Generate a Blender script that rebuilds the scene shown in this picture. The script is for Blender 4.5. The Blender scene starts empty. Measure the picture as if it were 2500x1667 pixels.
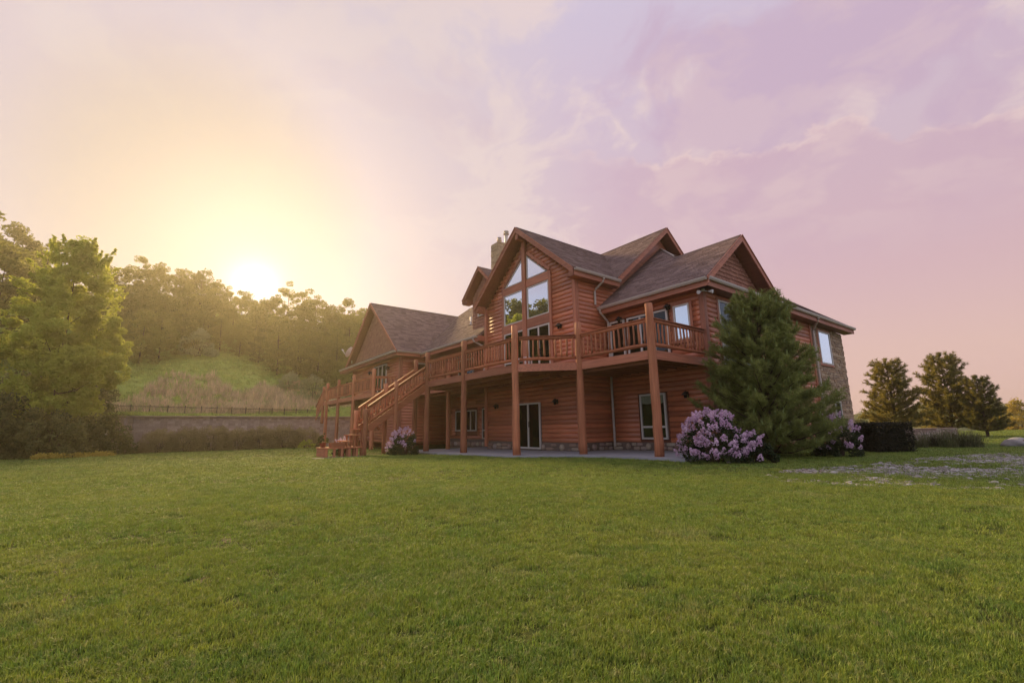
import bpy, math, random
import numpy as np
from mathutils import Matrix, Vector

random.seed(7)
RNG = np.random.default_rng(7)
SC = bpy.context.scene
COL = SC.collection
rad = math.radians

# ------------------------------------------------------------------ camera
F_PX, PITCH, ROLL, YAW = 1088.05, rad(10.963), rad(-0.854), rad(37.338)
CP, SP, CR, SR = math.cos(PITCH), math.sin(PITCH), math.cos(ROLL), math.sin(ROLL)
_right, _fwd, _up = np.array([1., 0, 0]), np.array([0, CP, SP]), np.array([0, -SP, CP])
AX = np.array([[math.sin(YAW), -math.cos(YAW), 0], [math.cos(YAW), math.sin(YAW), 0], [0, 0, 1.]])
CR_, CU_, CF_ = AX @ (_right*CR + _up*SR), AX @ (_up*CR - _right*SR), AX @ _fwd
CAM = np.array([8.2, -15.0, 0.93])
cam_data = bpy.data.cameras.new('camera')
cam_data.sensor_width = 36.0
cam_data.lens = F_PX / 2500 * 36.0
cam_data.clip_start = 0.05
cam_data.clip_end = 4000
cam = bpy.data.objects.new('camera', cam_data)
COL.objects.link(cam)
cam.matrix_world = Matrix(((CR_[0], CU_[0], -CF_[0], CAM[0]), (CR_[1], CU_[1], -CF_[1], CAM[1]),
                           (CR_[2], CU_[2], -CF_[2], CAM[2]), (0, 0, 0, 1)))
SC.camera = cam


def bearing(px, depth):
    """ground point at a surveyed bearing and forward depth from the tripod"""
    d = CF_*F_PX + CR_*(px - 1250) + CU_*(833.5 - 1044)
    fh = CF_[:2] / np.linalg.norm(CF_[:2])
    t = depth / (d[:2] @ fh)
    return CAM[0] + t*d[0], CAM[1] + t*d[1]


# ------------------------------------------------------------------ world, sun, exposure
SUN_EL, SUN_AZ_PX = rad(23.0), 590
_s = CF_*F_PX + CR_*(SUN_AZ_PX - 1250) + CU_*(833.5 - 1000)
_s = _s[:2] / np.linalg.norm(_s[:2])
SUN = np.array([_s[0]*math.cos(SUN_EL), _s[1]*math.cos(SUN_EL), math.sin(SUN_EL)])
sun_data = bpy.data.lights.new('sun', 'SUN')
sun_data.energy = 3.8
sun_data.angle = rad(11.0)
sun_data.color = (1.0, 0.71, 0.33)
sun = bpy.data.objects.new('sun', sun_data)
COL.objects.link(sun)
sun.rotation_euler = Vector(SUN).to_track_quat('Z', 'Y').to_euler()
SC.view_settings.view_transform = 'Standard'
SC.view_settings.look = 'None'
SC.view_settings.exposure = 0.77
SC.view_settings.gamma = 1.0
SC.render.engine = 'CYCLES'
SC.cycles.use_denoising = True
SC.cycles.max_bounces = 6
SC.cycles.diffuse_bounces = 2
SC.cycles.glossy_bounces = 3
SC.cycles.transmission_bounces = 4
SC.cycles.transparent_max_bounces = 6
SC.cycles.volume_bounces = 1
SC.cycles.sample_clamp_indirect = 6.0
SC.cycles.use_adaptive_sampling = True
SC.cycles.adaptive_threshold = 0.015


def lin(r, g, b):
    def f(c):
        c /= 255.0
        return c/12.92 if c <= 0.04045 else ((c + 0.055)/1.055)**2.4
    return (f(r), f(g), f(b), 1.0)


class NT:
    """small helper that adds nodes to a tree and wires them"""
    def __init__(s, tree):
        s.t = tree
        s.n = tree.nodes
        s.l = tree.links

    def node(s, kind, **kw):
        n = s.n.new(kind)
        for k, v in kw.items():
            setattr(n, k, v)
        return n

    def put(s, sock, v):
        if hasattr(v, 'is_output'):
            s.l.new(v, sock)
        elif isinstance(v, (tuple, list)):
            sock.default_value = v if len(v) == len(sock.default_value) else tuple(v)[:len(sock.default_value)]
        else:
            sock.default_value = v

    def math(s, op, a, b=0.0, c=0.0, clamp=False):
        n = s.node('ShaderNodeMath', operation=op, use_clamp=clamp)
        s.put(n.inputs[0], a); s.put(n.inputs[1], b); s.put(n.inputs[2], c)
        return n.outputs[0]

    def vmath(s, op, a, b=(0, 0, 0), out=0):
        n = s.node('ShaderNodeVectorMath', operation=op)
        s.put(n.inputs[0], a); s.put(n.inputs[1], b)
        return n.outputs[out]

    def smooth(s, v, lo, hi, to0=0.0, to1=1.0):
        n = s.node('ShaderNodeMapRange', interpolation_type='SMOOTHSTEP')
        for i, x in enumerate((v, lo, hi, to0, to1)):
            s.put(n.inputs[i], x)
        return n.outputs[0]

    def mix(s, f, a, b, blend='MIX'):
        n = s.node('ShaderNodeMix', data_type='RGBA', blend_type=blend)
        s.put(n.inputs[0], f); s.put(n.inputs[6], a); s.put(n.inputs[7], b)
        return n.outputs[2]

    def noise(s, vec, scale=5.0, detail=2.0, rough=0.5, dist=0.0, out=0):
        n = s.node('ShaderNodeTexNoise')
        s.put(n.inputs['Vector'], vec)
        n.inputs['Scale'].default_value = scale
        n.inputs['Detail'].default_value = detail
        n.inputs['Roughness'].default_value = rough
        n.inputs['Distortion'].default_value = dist
        return n.outputs[out]

    def ramp(s, v, stops):
        n = s.node('ShaderNodeValToRGB')
        s.put(n.inputs[0], v)
        e = n.color_ramp.elements
        while len(e) < len(stops):
            e.new(0.5)
        for el, (p, c) in zip(e, stops):
            el.position = p
            el.color = c
        return n.outputs[0]


def build_world():
    w = bpy.data.worlds.new('World')
    SC.world = w
    w.use_nodes = True
    w.node_tree.nodes.clear()
    g = NT(w.node_tree)
    d = g.vmath('NORMALIZE', g.node('ShaderNodeTexCoord').outputs['Generated'])
    sep = g.node('ShaderNodeSeparateXYZ')
    g.put(sep.inputs[0], d)
    dz = sep.outputs[2]
    z = g.math('MAXIMUM', dz, 0.0)
    # clear-air gradient from the horizon to the zenith
    base = g.ramp(z, [(0.0, lin(222, 182, 180)), (0.12, lin(223, 186, 179)), (0.26, lin(217, 182, 184)),
                      (0.42, lin(209, 185, 197)), (0.62, lin(207, 188, 207)), (1.0, lin(205, 205, 232))])
    c = g.vmath('DOT_PRODUCT', d, tuple(SUN), out=1)
    back = g.ramp(z, [(0.0, (0.66, 0.66, 0.80, 1)), (0.22, (0.60, 0.78, 1.08, 1)), (1.0, (0.64, 0.74, 1.0, 1))])
    base = g.mix(g.math('MAXIMUM', g.smooth(sep.outputs[1], -0.16, -0.62), g.smooth(sep.outputs[0], 0.0, 0.42)), base, back)
    # drifting cloud sheet, laid out on a flat layer overhead
    zz = g.math('ADD', z, 0.30)
    comb = g.node('ShaderNodeCombineXYZ')
    g.put(comb.inputs[0], g.math('DIVIDE', sep.outputs[0], zz))
    g.put(comb.inputs[1], g.math('DIVIDE', sep.outputs[1], zz))
    lay = comb.outputs[0]
    wv = g.vmath('MULTIPLY', g.vmath('SUBTRACT', g.noise(lay, 3.0, 4, out=1), (0.5, 0.5, 0.5)), (0.30, 0.30, 0.0))
    warp = g.vmath('ADD', lay, wv)
    n1 = g.noise(warp, 2.6, 8, 0.60, 0.15)
    n2 = g.noise(g.vmath('ADD', warp, (3.1, 7.7, 0.0)), 1.7, 7, 0.58, 0.2)
    n3 = g.noise(g.vmath('ADD', warp, (8.3, 1.7, 0.0)), 6.5, 6, 0.62, 0.1)
    high = g.smooth(z, 0.24, 0.46)
    puff = g.math('MULTIPLY', g.smooth(g.math('ADD', n1, g.math('MULTIPLY', g.math('SUBTRACT', n3, 0.5), 0.45)), 0.46, 0.585), high)
    shade = g.math('MULTIPLY', g.smooth(n2, 0.505, 0.60), high)
    sky = g.mix(g.math('MULTIPLY', puff, 0.75), base, lin(233, 211, 206))
    sky = g.mix(g.math('MULTIPLY', shade, 0.60), sky, lin(197, 168, 192))
    # low cloud bank with a lit upper rim
    en = g.noise(g.vmath('ADD', lay, (1.3, 0.4, 0.0)), 1.25, 9, 0.62)
    az = g.math('MULTIPLY', g.math('ARCTAN2', sep.outputs[1], sep.outputs[0]), 180/math.pi)
    an = g.math('DIVIDE', g.math('SUBTRACT', az, 60.0), 110.0)
    prof = [(60, .40), (84, .40), (90.5, .415), (95, .452), (98.3, .440), (99.6, .475), (101.5, .508), (104.6, .505), (108.7, .503), (114.8, .522), (122.7, .522), (132.4, .556), (137.5, .572), (142.7, .523), (150, .50), (160, .45)]
    edge = g.ramp(an, [((a_ - 60)/110, (v_, v_, v_, 1)) for a_, v_ in prof])
    edge.node.color_ramp.interpolation = 'B_SPLINE'
    n4 = g.noise(g.vmath('ADD', lay, (4.3, 2.7, 0.0)), 16.0, 6, 0.6)
    edge = g.math('ADD', edge, g.math('ADD', g.math('MULTIPLY', g.math('SUBTRACT', en, 0.5), 0.13), g.math('ADD', g.math('MULTIPLY', g.math('SUBTRACT', n3, 0.5), 0.07), g.math('MULTIPLY', g.math('SUBTRACT', n4, 0.5), 0.07))))
    e = g.math('SUBTRACT', z, edge)
    side = g.smooth(c, 0.88, 0.66)
    bank = g.math('MULTIPLY', g.math('MULTIPLY', g.smooth(e, 0.010, -0.006), side), g.smooth(z, 0.10, 0.34))
    sky = g.mix(g.math('MULTIPLY', bank, 0.55), sky, lin(206, 172, 186))
    rim = g.math('MULTIPLY', g.math('MULTIPLY', g.smooth(e, -0.016, -0.002), g.smooth(e, 0.008, 0.000)), g.math('MULTIPLY', side, g.smooth(n3, 0.34, 0.54)))
    sky = g.mix(g.math('MULTIPLY', rim, 0.42), sky, lin(240, 214, 206))
    # warm light round the low sun
    gl = CF_*F_PX + CR_*(500 - 1250) + CU_*(833.5 - 520)
    gl = gl / np.linalg.norm(gl)
    cg = g.vmath('DOT_PRODUCT', d, tuple(gl), out=1)
    sky = g.mix(g.smooth(cg, 0.70, 0.97, 0.0, 0.8), sky, lin(214, 200, 202))
    sky = g.mix(g.smooth(cg, 0.95, 0.999, 0.0, 0.8), sky, lin(196, 179, 158))
    # the sun itself burns through just above the wood
    sg = CF_*F_PX + CR_*(622 - 1250) + CU_*(833.5 - 695)
    sg = sg / np.linalg.norm(sg)
    cs_ = g.math('MAXIMUM', g.vmath('DOT_PRODUCT', d, tuple(sg), out=1), 0.0)
    core = g.math('POWER', cs_, 1300.0)
    halo = g.math('POWER', cs_, 60.0)
    sky = g.mix(g.math('MULTIPLY', halo, 0.40), sky, lin(245, 240, 232))
    sky = g.mix(core, sky, (1.3, 1.25, 1.15, 1.0))
    sky = g.mix(g.smooth(dz, 0.0, -0.12), sky, lin(120, 112, 90))
    bg = g.node('ShaderNodeBackground')
    g.put(bg.inputs[0], sky)
    bg.inputs[1].default_value = 0.575
    nis = g.node('ShaderNodeTexSky', sky_type='NISHITA', sun_disc=False)
    nis.sun_elevation = SUN_EL
    nis.sun_rotation = math.atan2(SUN[0], SUN[1])
    nis.air_density = 1.0
    nis.dust_density = 1.0
    bgn = g.node('ShaderNodeBackground')
    g.put(bgn.inputs[0], nis.outputs[0])
    bgn.inputs[1].default_value = 0.004
    add = g.node('ShaderNodeAddShader')
    g.l.new(bg.outputs[0], add.inputs[0])
    g.l.new(bgn.outputs[0], add.inputs[1])
    out = g.node('ShaderNodeOutputWorld')
    g.l.new(add.outputs[0], out.inputs[0])


build_world()


# ------------------------------------------------------------------ materials
def new_mat(name, rough=0.7, spec=0.3):
    m = bpy.data.materials.new(name)
    m.use_nodes = True
    g = NT(m.node_tree)
    b = m.node_tree.nodes['Principled BSDF']
    b.inputs['Roughness'].default_value = rough
    b.inputs['Specular IOR Level'].default_value = spec
    return m, g, b


def world_pos(g, scale=(1, 1, 1)):
    return g.vmath('MULTIPLY', g.node('ShaderNodeNewGeometry').outputs['Position'], scale)


def bump(g, b, h, strength=0.4, dist=0.02):
    n = g.node('ShaderNodeBump')
    n.inputs['Strength'].default_value = strength
    n.inputs['Distance'].default_value = dist
    g.put(n.inputs['Height'], h)
    g.l.new(n.outputs[0], b.inputs['Normal'])


def plain(name, col, rough=0.6, spec=0.3, metal=0.0, var=0.12, scale=6.0):
    m, g, b = new_mat(name, rough, spec)
    b.inputs['Metallic'].default_value = metal
    n = g.noise(world_pos(g), scale, 4, 0.6)
    lo = tuple(x*(1 - var) for x in col[:3]) + (1,)
    hi = tuple(min(1, x*(1 + var)) for x in col[:3]) + (1,)
    g.put(b.inputs['Base Color'], g.mix(n, lo, hi))
    return m


def wood(name, col, axis, rough=0.50, spec=0.85):
    """stained timber with the grain running along one axis"""
    m, g, b = new_mat(name, rough, spec)
    sc = [16.0, 16.0, 16.0]
    sc[axis] = 0.9
    p = world_pos(g, tuple(sc))
    grain = g.noise(p, 1.0, 5, 0.65, 0.6)
    blot = g.noise(world_pos(g), 1.3, 4, 0.6)
    rnd = g.node('ShaderNodeObjectInfo').outputs['Random']
    c = np.array(col)
    dark, light = tuple(c*0.55) + (1,), tuple(np.minimum(c*1.35, 1)) + (1,)
    a = g.mix(g.smooth(grain, 0.25, 0.75, 0.18, 0.85), dark, light)
    a = g.mix(g.smooth(blot, 0.35, 0.7, 0.0, 0.45), a, tuple(c*0.8*np.array([1.05, 0.9, 0.8])) + (1,))
    hsv = g.node('ShaderNodeHueSaturation')
    g.put(hsv.inputs['Value'], g.math('ADD', g.math('MULTIPLY', rnd, 0.56), 0.72))
    g.put(hsv.inputs['Saturation'], 1.0)
    g.put(hsv.inputs['Color'], a)
    # small dark knots
    vor = g.node('ShaderNodeTexVoronoi')
    g.put(vor.inputs['Vector'], world_pos(g, (2.6, 2.6, 2.6)))
    vor.inputs['Scale'].default_value = 1.0
    knot = g.smooth(vor.outputs['Distance'], 0.07, 0.03, 0.0, 0.55)
    fin = g.mix(knot, hsv.outputs[0], tuple(c*0.3) + (1,))
    g.put(b.inputs['Base Color'], fin)
    g.put(b.inputs['Roughness'], g.math('ADD', g.math('MULTIPLY', blot, 0.3), rough - 0.15))
    bump(g, b, grain, 0.35, 0.006)
    return m


STAIN = (0.52, 0.155, 0.068)
M = {}
M['log_x'] = wood('stained_log_along_x', STAIN, 0)
M['log_y'] = wood('stained_log_along_y', STAIN, 1)
M['trim'] = wood('stained_trim', (0.43, 0.155, 0.088), 2, 0.6, 0.4)
M['trim_x'] = wood('stained_trim_along_x', (0.43, 0.155, 0.088), 0, 0.6, 0.4)
M['trim_y'] = wood('stained_trim_along_y', (0.43, 0.155, 0.088), 1, 0.6, 0.4)
M['post'] = wood('cedar_post', (0.46, 0.175, 0.09), 2, 0.7, 0.2)
M['rail_x'] = wood('cedar_rail_along_x', (0.46, 0.155, 0.075), 0, 0.7, 0.2)
M['rail_y'] = wood('cedar_rail_along_y', (0.46, 0.155, 0.075), 1, 0.7, 0.2)
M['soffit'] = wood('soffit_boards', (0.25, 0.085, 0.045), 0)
M['backing'] = plain('wall_sheathing', (0.16, 0.055, 0.03), 0.8)
M['gutter'] = plain('gutter_paint', (0.50, 0.42, 0.35), 0.45, 0.4)
M['frame'] = plain('window_frame_vinyl', (0.62, 0.55, 0.48), 0.45, 0.4, var=0.05)
M['concrete'] = plain('concrete', (0.34, 0.32, 0.33), 0.85, 0.2, var=0.25, scale=3)
M['dark'] = plain('unlit_black', (0.010, 0.009, 0.008), 0.9, 0.1)  # near-black colour stands in for the shade of unlit rooms; lamp glass shares it
M['black_metal'] = plain('black_metal', (0.016, 0.014, 0.013), 0.45, 0.5)
M['bronze'] = plain('fence_metal', (0.035, 0.022, 0.014), 0.5, 0.5)
M['white'] = plain('white_paint', (0.72, 0.70, 0.68), 0.4, 0.4, var=0.05)
M['curtain'] = plain('valance_cloth', (0.74, 0.71, 0.50), 0.9, 0.1)
M['flue'] = plain('flue_metal', (0.62, 0.54, 0.44), 0.45, 0.5, 0.2)
M['bark'] = plain('bark', (0.085, 0.055, 0.038), 0.9, 0.1, var=0.4, scale=9)
M['pot'] = plain('terracotta', (0.32, 0.10, 0.06), 0.8)


def glass_mat(name, base):
    m, g, b = new_mat(name)
    g.n.remove(b)
    tr = g.node('ShaderNodeBsdfTransparent')
    tr.inputs[0].default_value = (0.72, 0.74, 0.74, 1)
    gl = g.node('ShaderNodeBsdfGlossy')
    gl.inputs['Roughness'].default_value = 0.012
    gl.inputs['Color'].default_value = (0.90, 0.95, 1.0, 1)
    fr = g.node('ShaderNodeFresnel')
    fr.inputs[0].default_value = 1.6
    f = g.math('ADD', g.math('MULTIPLY', fr.outputs[0], 1.0), base, clamp=True)
    f = g.math('MULTIPLY', f, g.math('SUBTRACT', 1.0, g.node('ShaderNodeNewGeometry').outputs['Backfacing']))
    mx = g.node('ShaderNodeMixShader')
    g.put(mx.inputs[0], f)
    g.l.new(tr.outputs[0], mx.inputs[1])
    g.l.new(gl.outputs[0], mx.inputs[2])
    g.l.new(mx.outputs[0], g.n['Material Output'].inputs[0])
    return m


M['glass'] = glass_mat('bright_window_glass', 0.68)  # mirror share raised so upper panes carry a bright sky reflection
M['glass_low'] = glass_mat('dimmed_window_glass', -0.02)  # same glass with its reflection cut so lower panes look dark


def roof_mat():
    m, g, b = new_mat('asphalt_shingles', 0.85, 0.2)
    uv = g.node('ShaderNodeTexCoord').outputs['UV']
    br = g.node('ShaderNodeTexBrick', offset=0.5, offset_frequency=2, squash=1.0)
    g.put(br.inputs['Vector'], uv)
    br.inputs['Scale'].default_value = 1.0
    br.inputs['Brick Width'].default_value = 0.36
    br.inputs['Row Height'].default_value = 0.17
    br.inputs['Mortar Size'].default_value = 0.02
    br.inputs['Mortar Smooth'].default_value = 0.4
    br.inputs['Color1'].default_value = (0.200, 0.122, 0.106, 1)
    br.inputs['Color2'].default_value = (0.310, 0.205, 0.180, 1)
    br.inputs['Mortar'].default_value = (0.075, 0.046, 0.040, 1)
    n = g.noise(uv, 2.4, 6, 0.7)
    n2 = g.noise(uv, 55.0, 2, 0.6)
    a = g.mix(g.smooth(n, 0.3, 0.7, 0.0, 0.45), br.outputs[0], (0.17, 0.115, 0.108, 1))
    a = g.mix(g.smooth(n2, 0.35, 0.75, 0.0, 0.5), a, (0.27, 0.19, 0.165, 1))
    g.put(b.inputs['Base Color'], a)
    # each course stands proud at its lower edge
    sep = g.node('ShaderNodeSeparateXYZ')
    g.put(sep.inputs[0], uv)
    saw = g.math('SUBTRACT', 1.0, g.math('FRACT', g.math('DIVIDE', sep.outputs[1], 0.17)))
    h = g.math('ADD', g.math('MULTIPLY', saw, 1.0), g.math('MULTIPLY', br.outputs[1], -0.6))
    bump(g, b, h, 0.9, 0.02)
    return m


M['roof'] = roof_mat()


def stone_mat(name, cols, rough=0.85):
    """colour of each stone comes from the stone itself (attribute), with fine grain"""
    m, g, b = new_mat(name, rough, 0.2)
    at = g.node('ShaderNodeAttribute', attribute_name='tone')
    rnd = g.node('ShaderNodeObjectInfo').outputs['Random']
    v = g.math('FRACT', g.math('ADD', at.outputs['Fac'], rnd))
    a = g.ramp(v, [(i/(len(cols) - 1), tuple(c) + (1,)) for i, c in enumerate(cols)])
    p = world_pos(g)
    n = g.noise(p, 14, 5, 0.7)
    a = g.mix(g.smooth(n, 0.3, 0.75, 0.0, 0.35), a, (0.12, 0.09, 0.07, 1))
    g.put(b.inputs['Base Color'], a)
    bump(g, b, n, 0.6, 0.02)
    return m


M['ledge'] = stone_mat('ledge_stone', [(0.47, 0.31, 0.20), (0.34, 0.23, 0.16), (0.55, 0.38, 0.25), (0.42, 0.26, 0.15), (0.60, 0.45, 0.31)])
M['tan_stone'] = stone_mat('tan_stone', [(0.62, 0.45, 0.27), (0.50, 0.36, 0.22), (0.70, 0.53, 0.33), (0.56, 0.39, 0.23)])
M['mortar'] = plain('brown_mortar', (0.17, 0.12, 0.095), 0.9)
M['tab'] = stone_mat('shingle_tab', [(0.205, 0.125, 0.108), (0.285, 0.188, 0.165), (0.165, 0.100, 0.088), (0.245, 0.155, 0.135), (0.32, 0.215, 0.19)], 0.9)
M['river'] = stone_mat('base_stone', [(0.42, 0.28, 0.22), (0.28, 0.17, 0.13), (0.52, 0.42, 0.31), (0.37, 0.24, 0.20), (0.47, 0.37, 0.31)])
M['block'] = stone_mat('wall_block', [(0.48, 0.36, 0.29), (0.38, 0.275, 0.22), (0.56, 0.43, 0.35), (0.44, 0.32, 0.26)])
M['shake'] = stone_mat('cedar_shake', [(0.40, 0.17, 0.11), (0.48, 0.22, 0.15), (0.36, 0.15, 0.10), (0.44, 0.20, 0.14)], 0.8)
M['gravel'] = stone_mat('pale_rubble', [(0.38, 0.345, 0.31), (0.26, 0.225, 0.19), (0.52, 0.485, 0.45), (0.31, 0.255, 0.205), (0.20, 0.175, 0.155)])
M['boulder'] = stone_mat('boulder_stone', [(0.40, 0.38, 0.36), (0.30, 0.27, 0.25), (0.34, 0.27, 0.24)])


def leaf_mat(name, dark, light, trans=0.35, rough=0.6, scale=0.5):
    m, g, b = new_mat(name, rough, 0.25)
    p = world_pos(g)
    n = g.noise(p, scale, 3, 0.6)
    n2 = g.noise(p, scale*16, 2, 0.6)
    rnd = g.node('ShaderNodeObjectInfo').outputs['Random']
    v = g.math('ADD', g.math('MULTIPLY', n, 0.55), g.math('MULTIPLY', n2, 0.45))
    v = g.math('ADD', v, g.math('MULTIPLY', g.math('SUBTRACT', rnd, 0.5), 0.25))
    a = g.mix(g.smooth(v, 0.32, 0.70), tuple(dark) + (1,), tuple(light) + (1,))
    g.put(b.inputs['Base Color'], a)
    tl = g.node('ShaderNodeBsdfTranslucent')
    g.put(tl.inputs[0], g.mix(0.5, a, tuple(min(1, x*1.6) for x in light) + (1,)))
    mx = g.node('ShaderNodeMixShader')
    mx.inputs[0].default_value = trans
    g.l.new(b.outputs[0], mx.inputs[1])
    g.l.new(tl.outputs[0], mx.inputs[2])
    g.l.new(mx.outputs[0], g.n['Material Output'].inputs[0])
    return m


M['maple'] = leaf_mat('maple_leaf', (0.19, 0.23, 0.032), (0.48, 0.50, 0.085), 0.5)
M['oak'] = leaf_mat('oak_leaf', (0.095, 0.108, 0.024), (0.27, 0.265, 0.055), 0.45, scale=0.3)
M['pale'] = leaf_mat('pale_leaf', (0.24, 0.25, 0.11), (0.46, 0.46, 0.24), 0.45)
M['bush'] = leaf_mat('bush_leaf', (0.045, 0.055, 0.017), (0.24, 0.235, 0.075), 0.4, scale=1.2)
M['hedge'] = leaf_mat('hedge_leaf', (0.15, 0.125, 0.052), (0.36, 0.29, 0.14), 0.4, scale=1.5)
M['lilac_leaf'] = leaf_mat('lilac_leaf', (0.020, 0.034, 0.012), (0.070, 0.090, 0.030), 0.3, scale=2.5)
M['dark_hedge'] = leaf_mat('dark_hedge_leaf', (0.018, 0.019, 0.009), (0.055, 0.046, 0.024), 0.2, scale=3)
M['needle'] = leaf_mat('pine_needle', (0.085, 0.105, 0.026), (0.30, 0.32, 0.085), 0.35, 0.5, scale=1.6)
M['candle'] = plain('pine_candle', (0.20, 0.24, 0.08), 0.8, 0.1)
M['far_needle'] = leaf_mat('far_pine_needle', (0.080, 0.095, 0.024), (0.31, 0.245, 0.060), 0.45, 0.6, scale=1.2)
M['yellow'] = leaf_mat('yellow_leaf', (0.30, 0.22, 0.03), (0.52, 0.40, 0.07), 0.4)
M['lilac'] = leaf_mat('lilac_blossom', (0.54, 0.29, 0.45), (0.86, 0.61, 0.74), 0.35, 0.7, scale=6)
M['far_wood'] = leaf_mat('far_wood_leaf', (0.09, 0.11, 0.025), (0.22, 0.22, 0.06), 0.3, scale=0.08)


def grass_mat(name, cols, dry, base_dark=0.75):
    m, g, b = new_mat(name, 0.6, 0.25)
    p = world_pos(g)
    n = g.noise(p, 0.55, 5, 0.6)
    n2 = g.noise(g.vmath('ADD', p, (31.0, 7.0, 0)), 2.6, 4, 0.65)
    n3 = g.noise(p, 24.0, 2, 0.6)
    a = g.mix(g.smooth(n, 0.34, 0.66), cols[0] + (1,), cols[1] + (1,))
    a = g.mix(g.smooth(n2, 0.46, 0.66, 0.0, 0.8), a, cols[2] + (1,))
    n5 = g.noise(g.vmath('ADD', p, (5.0, 17.0, 0)), 1.1, 5, 0.7)
    a = g.mix(g.smooth(n5, 0.54, 0.72, 0.0, 0.45), a, dry + (1,))
    a = g.mix(g.smooth(n3, 0.50, 0.72, 0.0, 0.75), a, dry + (1,))
    hv = g.node('ShaderNodeHueSaturation')
    rnd = g.node('ShaderNodeObjectInfo').outputs['Random']
    g.put(hv.inputs['Value'], g.math('ADD', g.math('MULTIPLY', rnd, 0.70), 0.66))
    g.put(hv.inputs['Hue'], g.math('ADD', g.math('MULTIPLY', g.math('FRACT', g.math('MULTIPLY', rnd, 7.3)), 0.03), 0.482))
    g.put(hv.inputs['Color'], a)
    a = hv.outputs[0]
    g.put(b.inputs['Base Color'], a)
    tl = g.node('ShaderNodeBsdfTranslucent')
    g.put(tl.inputs[0], a)
    mx = g.node('ShaderNodeMixShader')
    mx.inputs[0].default_value = 0.3
    g.l.new(b.outputs[0], mx.inputs[1])
    g.l.new(tl.outputs[0], mx.inputs[2])
    g.l.new(mx.outputs[0], g.n['Material Output'].inputs[0])
    return m


M['grass'] = grass_mat('lawn_grass', ((0.185, 0.262, 0.036), (0.245, 0.300, 0.045), (0.150, 0.240, 0.040)), (0.36, 0.35, 0.14))
M['meadow'] = grass_mat('meadow_grass', ((0.34, 0.42, 0.085), (0.42, 0.47, 0.11), (0.29, 0.39, 0.085)), (0.48, 0.48, 0.18))
M['straw'] = grass_mat('straw_grass', ((0.64, 0.47, 0.27), (0.72, 0.55, 0.34), (0.54, 0.44, 0.21)), (0.76, 0.61, 0.40))
M['ornamental'] = grass_mat('ornamental_grass', ((0.10, 0.12, 0.04), (0.15, 0.15, 0.06), (0.12, 0.12, 0.05)), (0.30, 0.24, 0.15))


def ground_mat(name, cols, bare):
    m, g, b = new_mat(name, 0.9, 0.1)
    p = world_pos(g)
    n = g.noise(p, 0.5, 6, 0.62)
    n2 = g.noise(p, 7.0, 5, 0.7)
    n3 = g.noise(p, 60.0, 3, 0.7)
    a = g.mix(g.smooth(n, 0.35, 0.65), cols[0] + (1,), cols[1] + (1,))
    a = g.mix(g.smooth(n2, 0.50, 0.75, 0.0, 0.6), a, cols[2] + (1,))
    a = g.mix(g.smooth(n3, 0.55, 0.75, 0.0, 0.7), a, bare + (1,))
    g.put(b.inputs['Base Color'], a)
    bump(g, b, g.math('ADD', n2, g.math('MULTIPLY', n3, 0.5)), 0.9, 0.05)
    return m


M['lawn'] = ground_mat('lawn_ground', ((0.060, 0.080, 0.014), (0.080, 0.095, 0.018), (0.050, 0.075, 0.017)), (0.12, 0.11, 0.05))
M['hill'] = ground_mat('hill_ground', ((0.30, 0.38, 0.08), (0.36, 0.41, 0.10), (0.26, 0.35, 0.08)), (0.40, 0.40, 0.15))
M['far_hill'] = ground_mat('far_hill_ground', ((0.10, 0.13, 0.03), (0.17, 0.18, 0.05), (0.08, 0.11, 0.03)), (0.20, 0.19, 0.06))
M['soil'] = plain('bare_soil', (0.125, 0.085, 0.060), 0.95, 0.1, var=0.35, scale=20)

# ------------------------------------------------------------------ mesh and object helpers
WM = {}


def tag(o, label=None, cat=None, group=None, kind=None):
    if label: o['label'] = label
    if cat: o['category'] = cat
    if group: o['group'] = group
    if kind: o['kind'] = kind
    return o


def attach(o, parent=None, world=None):
    world = world or Matrix.Identity(4)
    COL.objects.link(o)
    if parent is not None:
        o.parent = parent
        o.matrix_parent_inverse = WM[parent.name].inverted()
    o.matrix_basis = world
    WM[o.name] = world
    return o


def empty(name, loc, label, cat, group=None, rz=0.0, scale=1.0):
    o = bpy.data.objects.new(name, None)
    o.empty_display_size = 0.3
    attach(o, None, Matrix.Translation(loc) @ Matrix.Rotation(rz, 4, 'Z') @ Matrix.Scale(scale, 4))
    return tag(o, label, cat, group)


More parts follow.
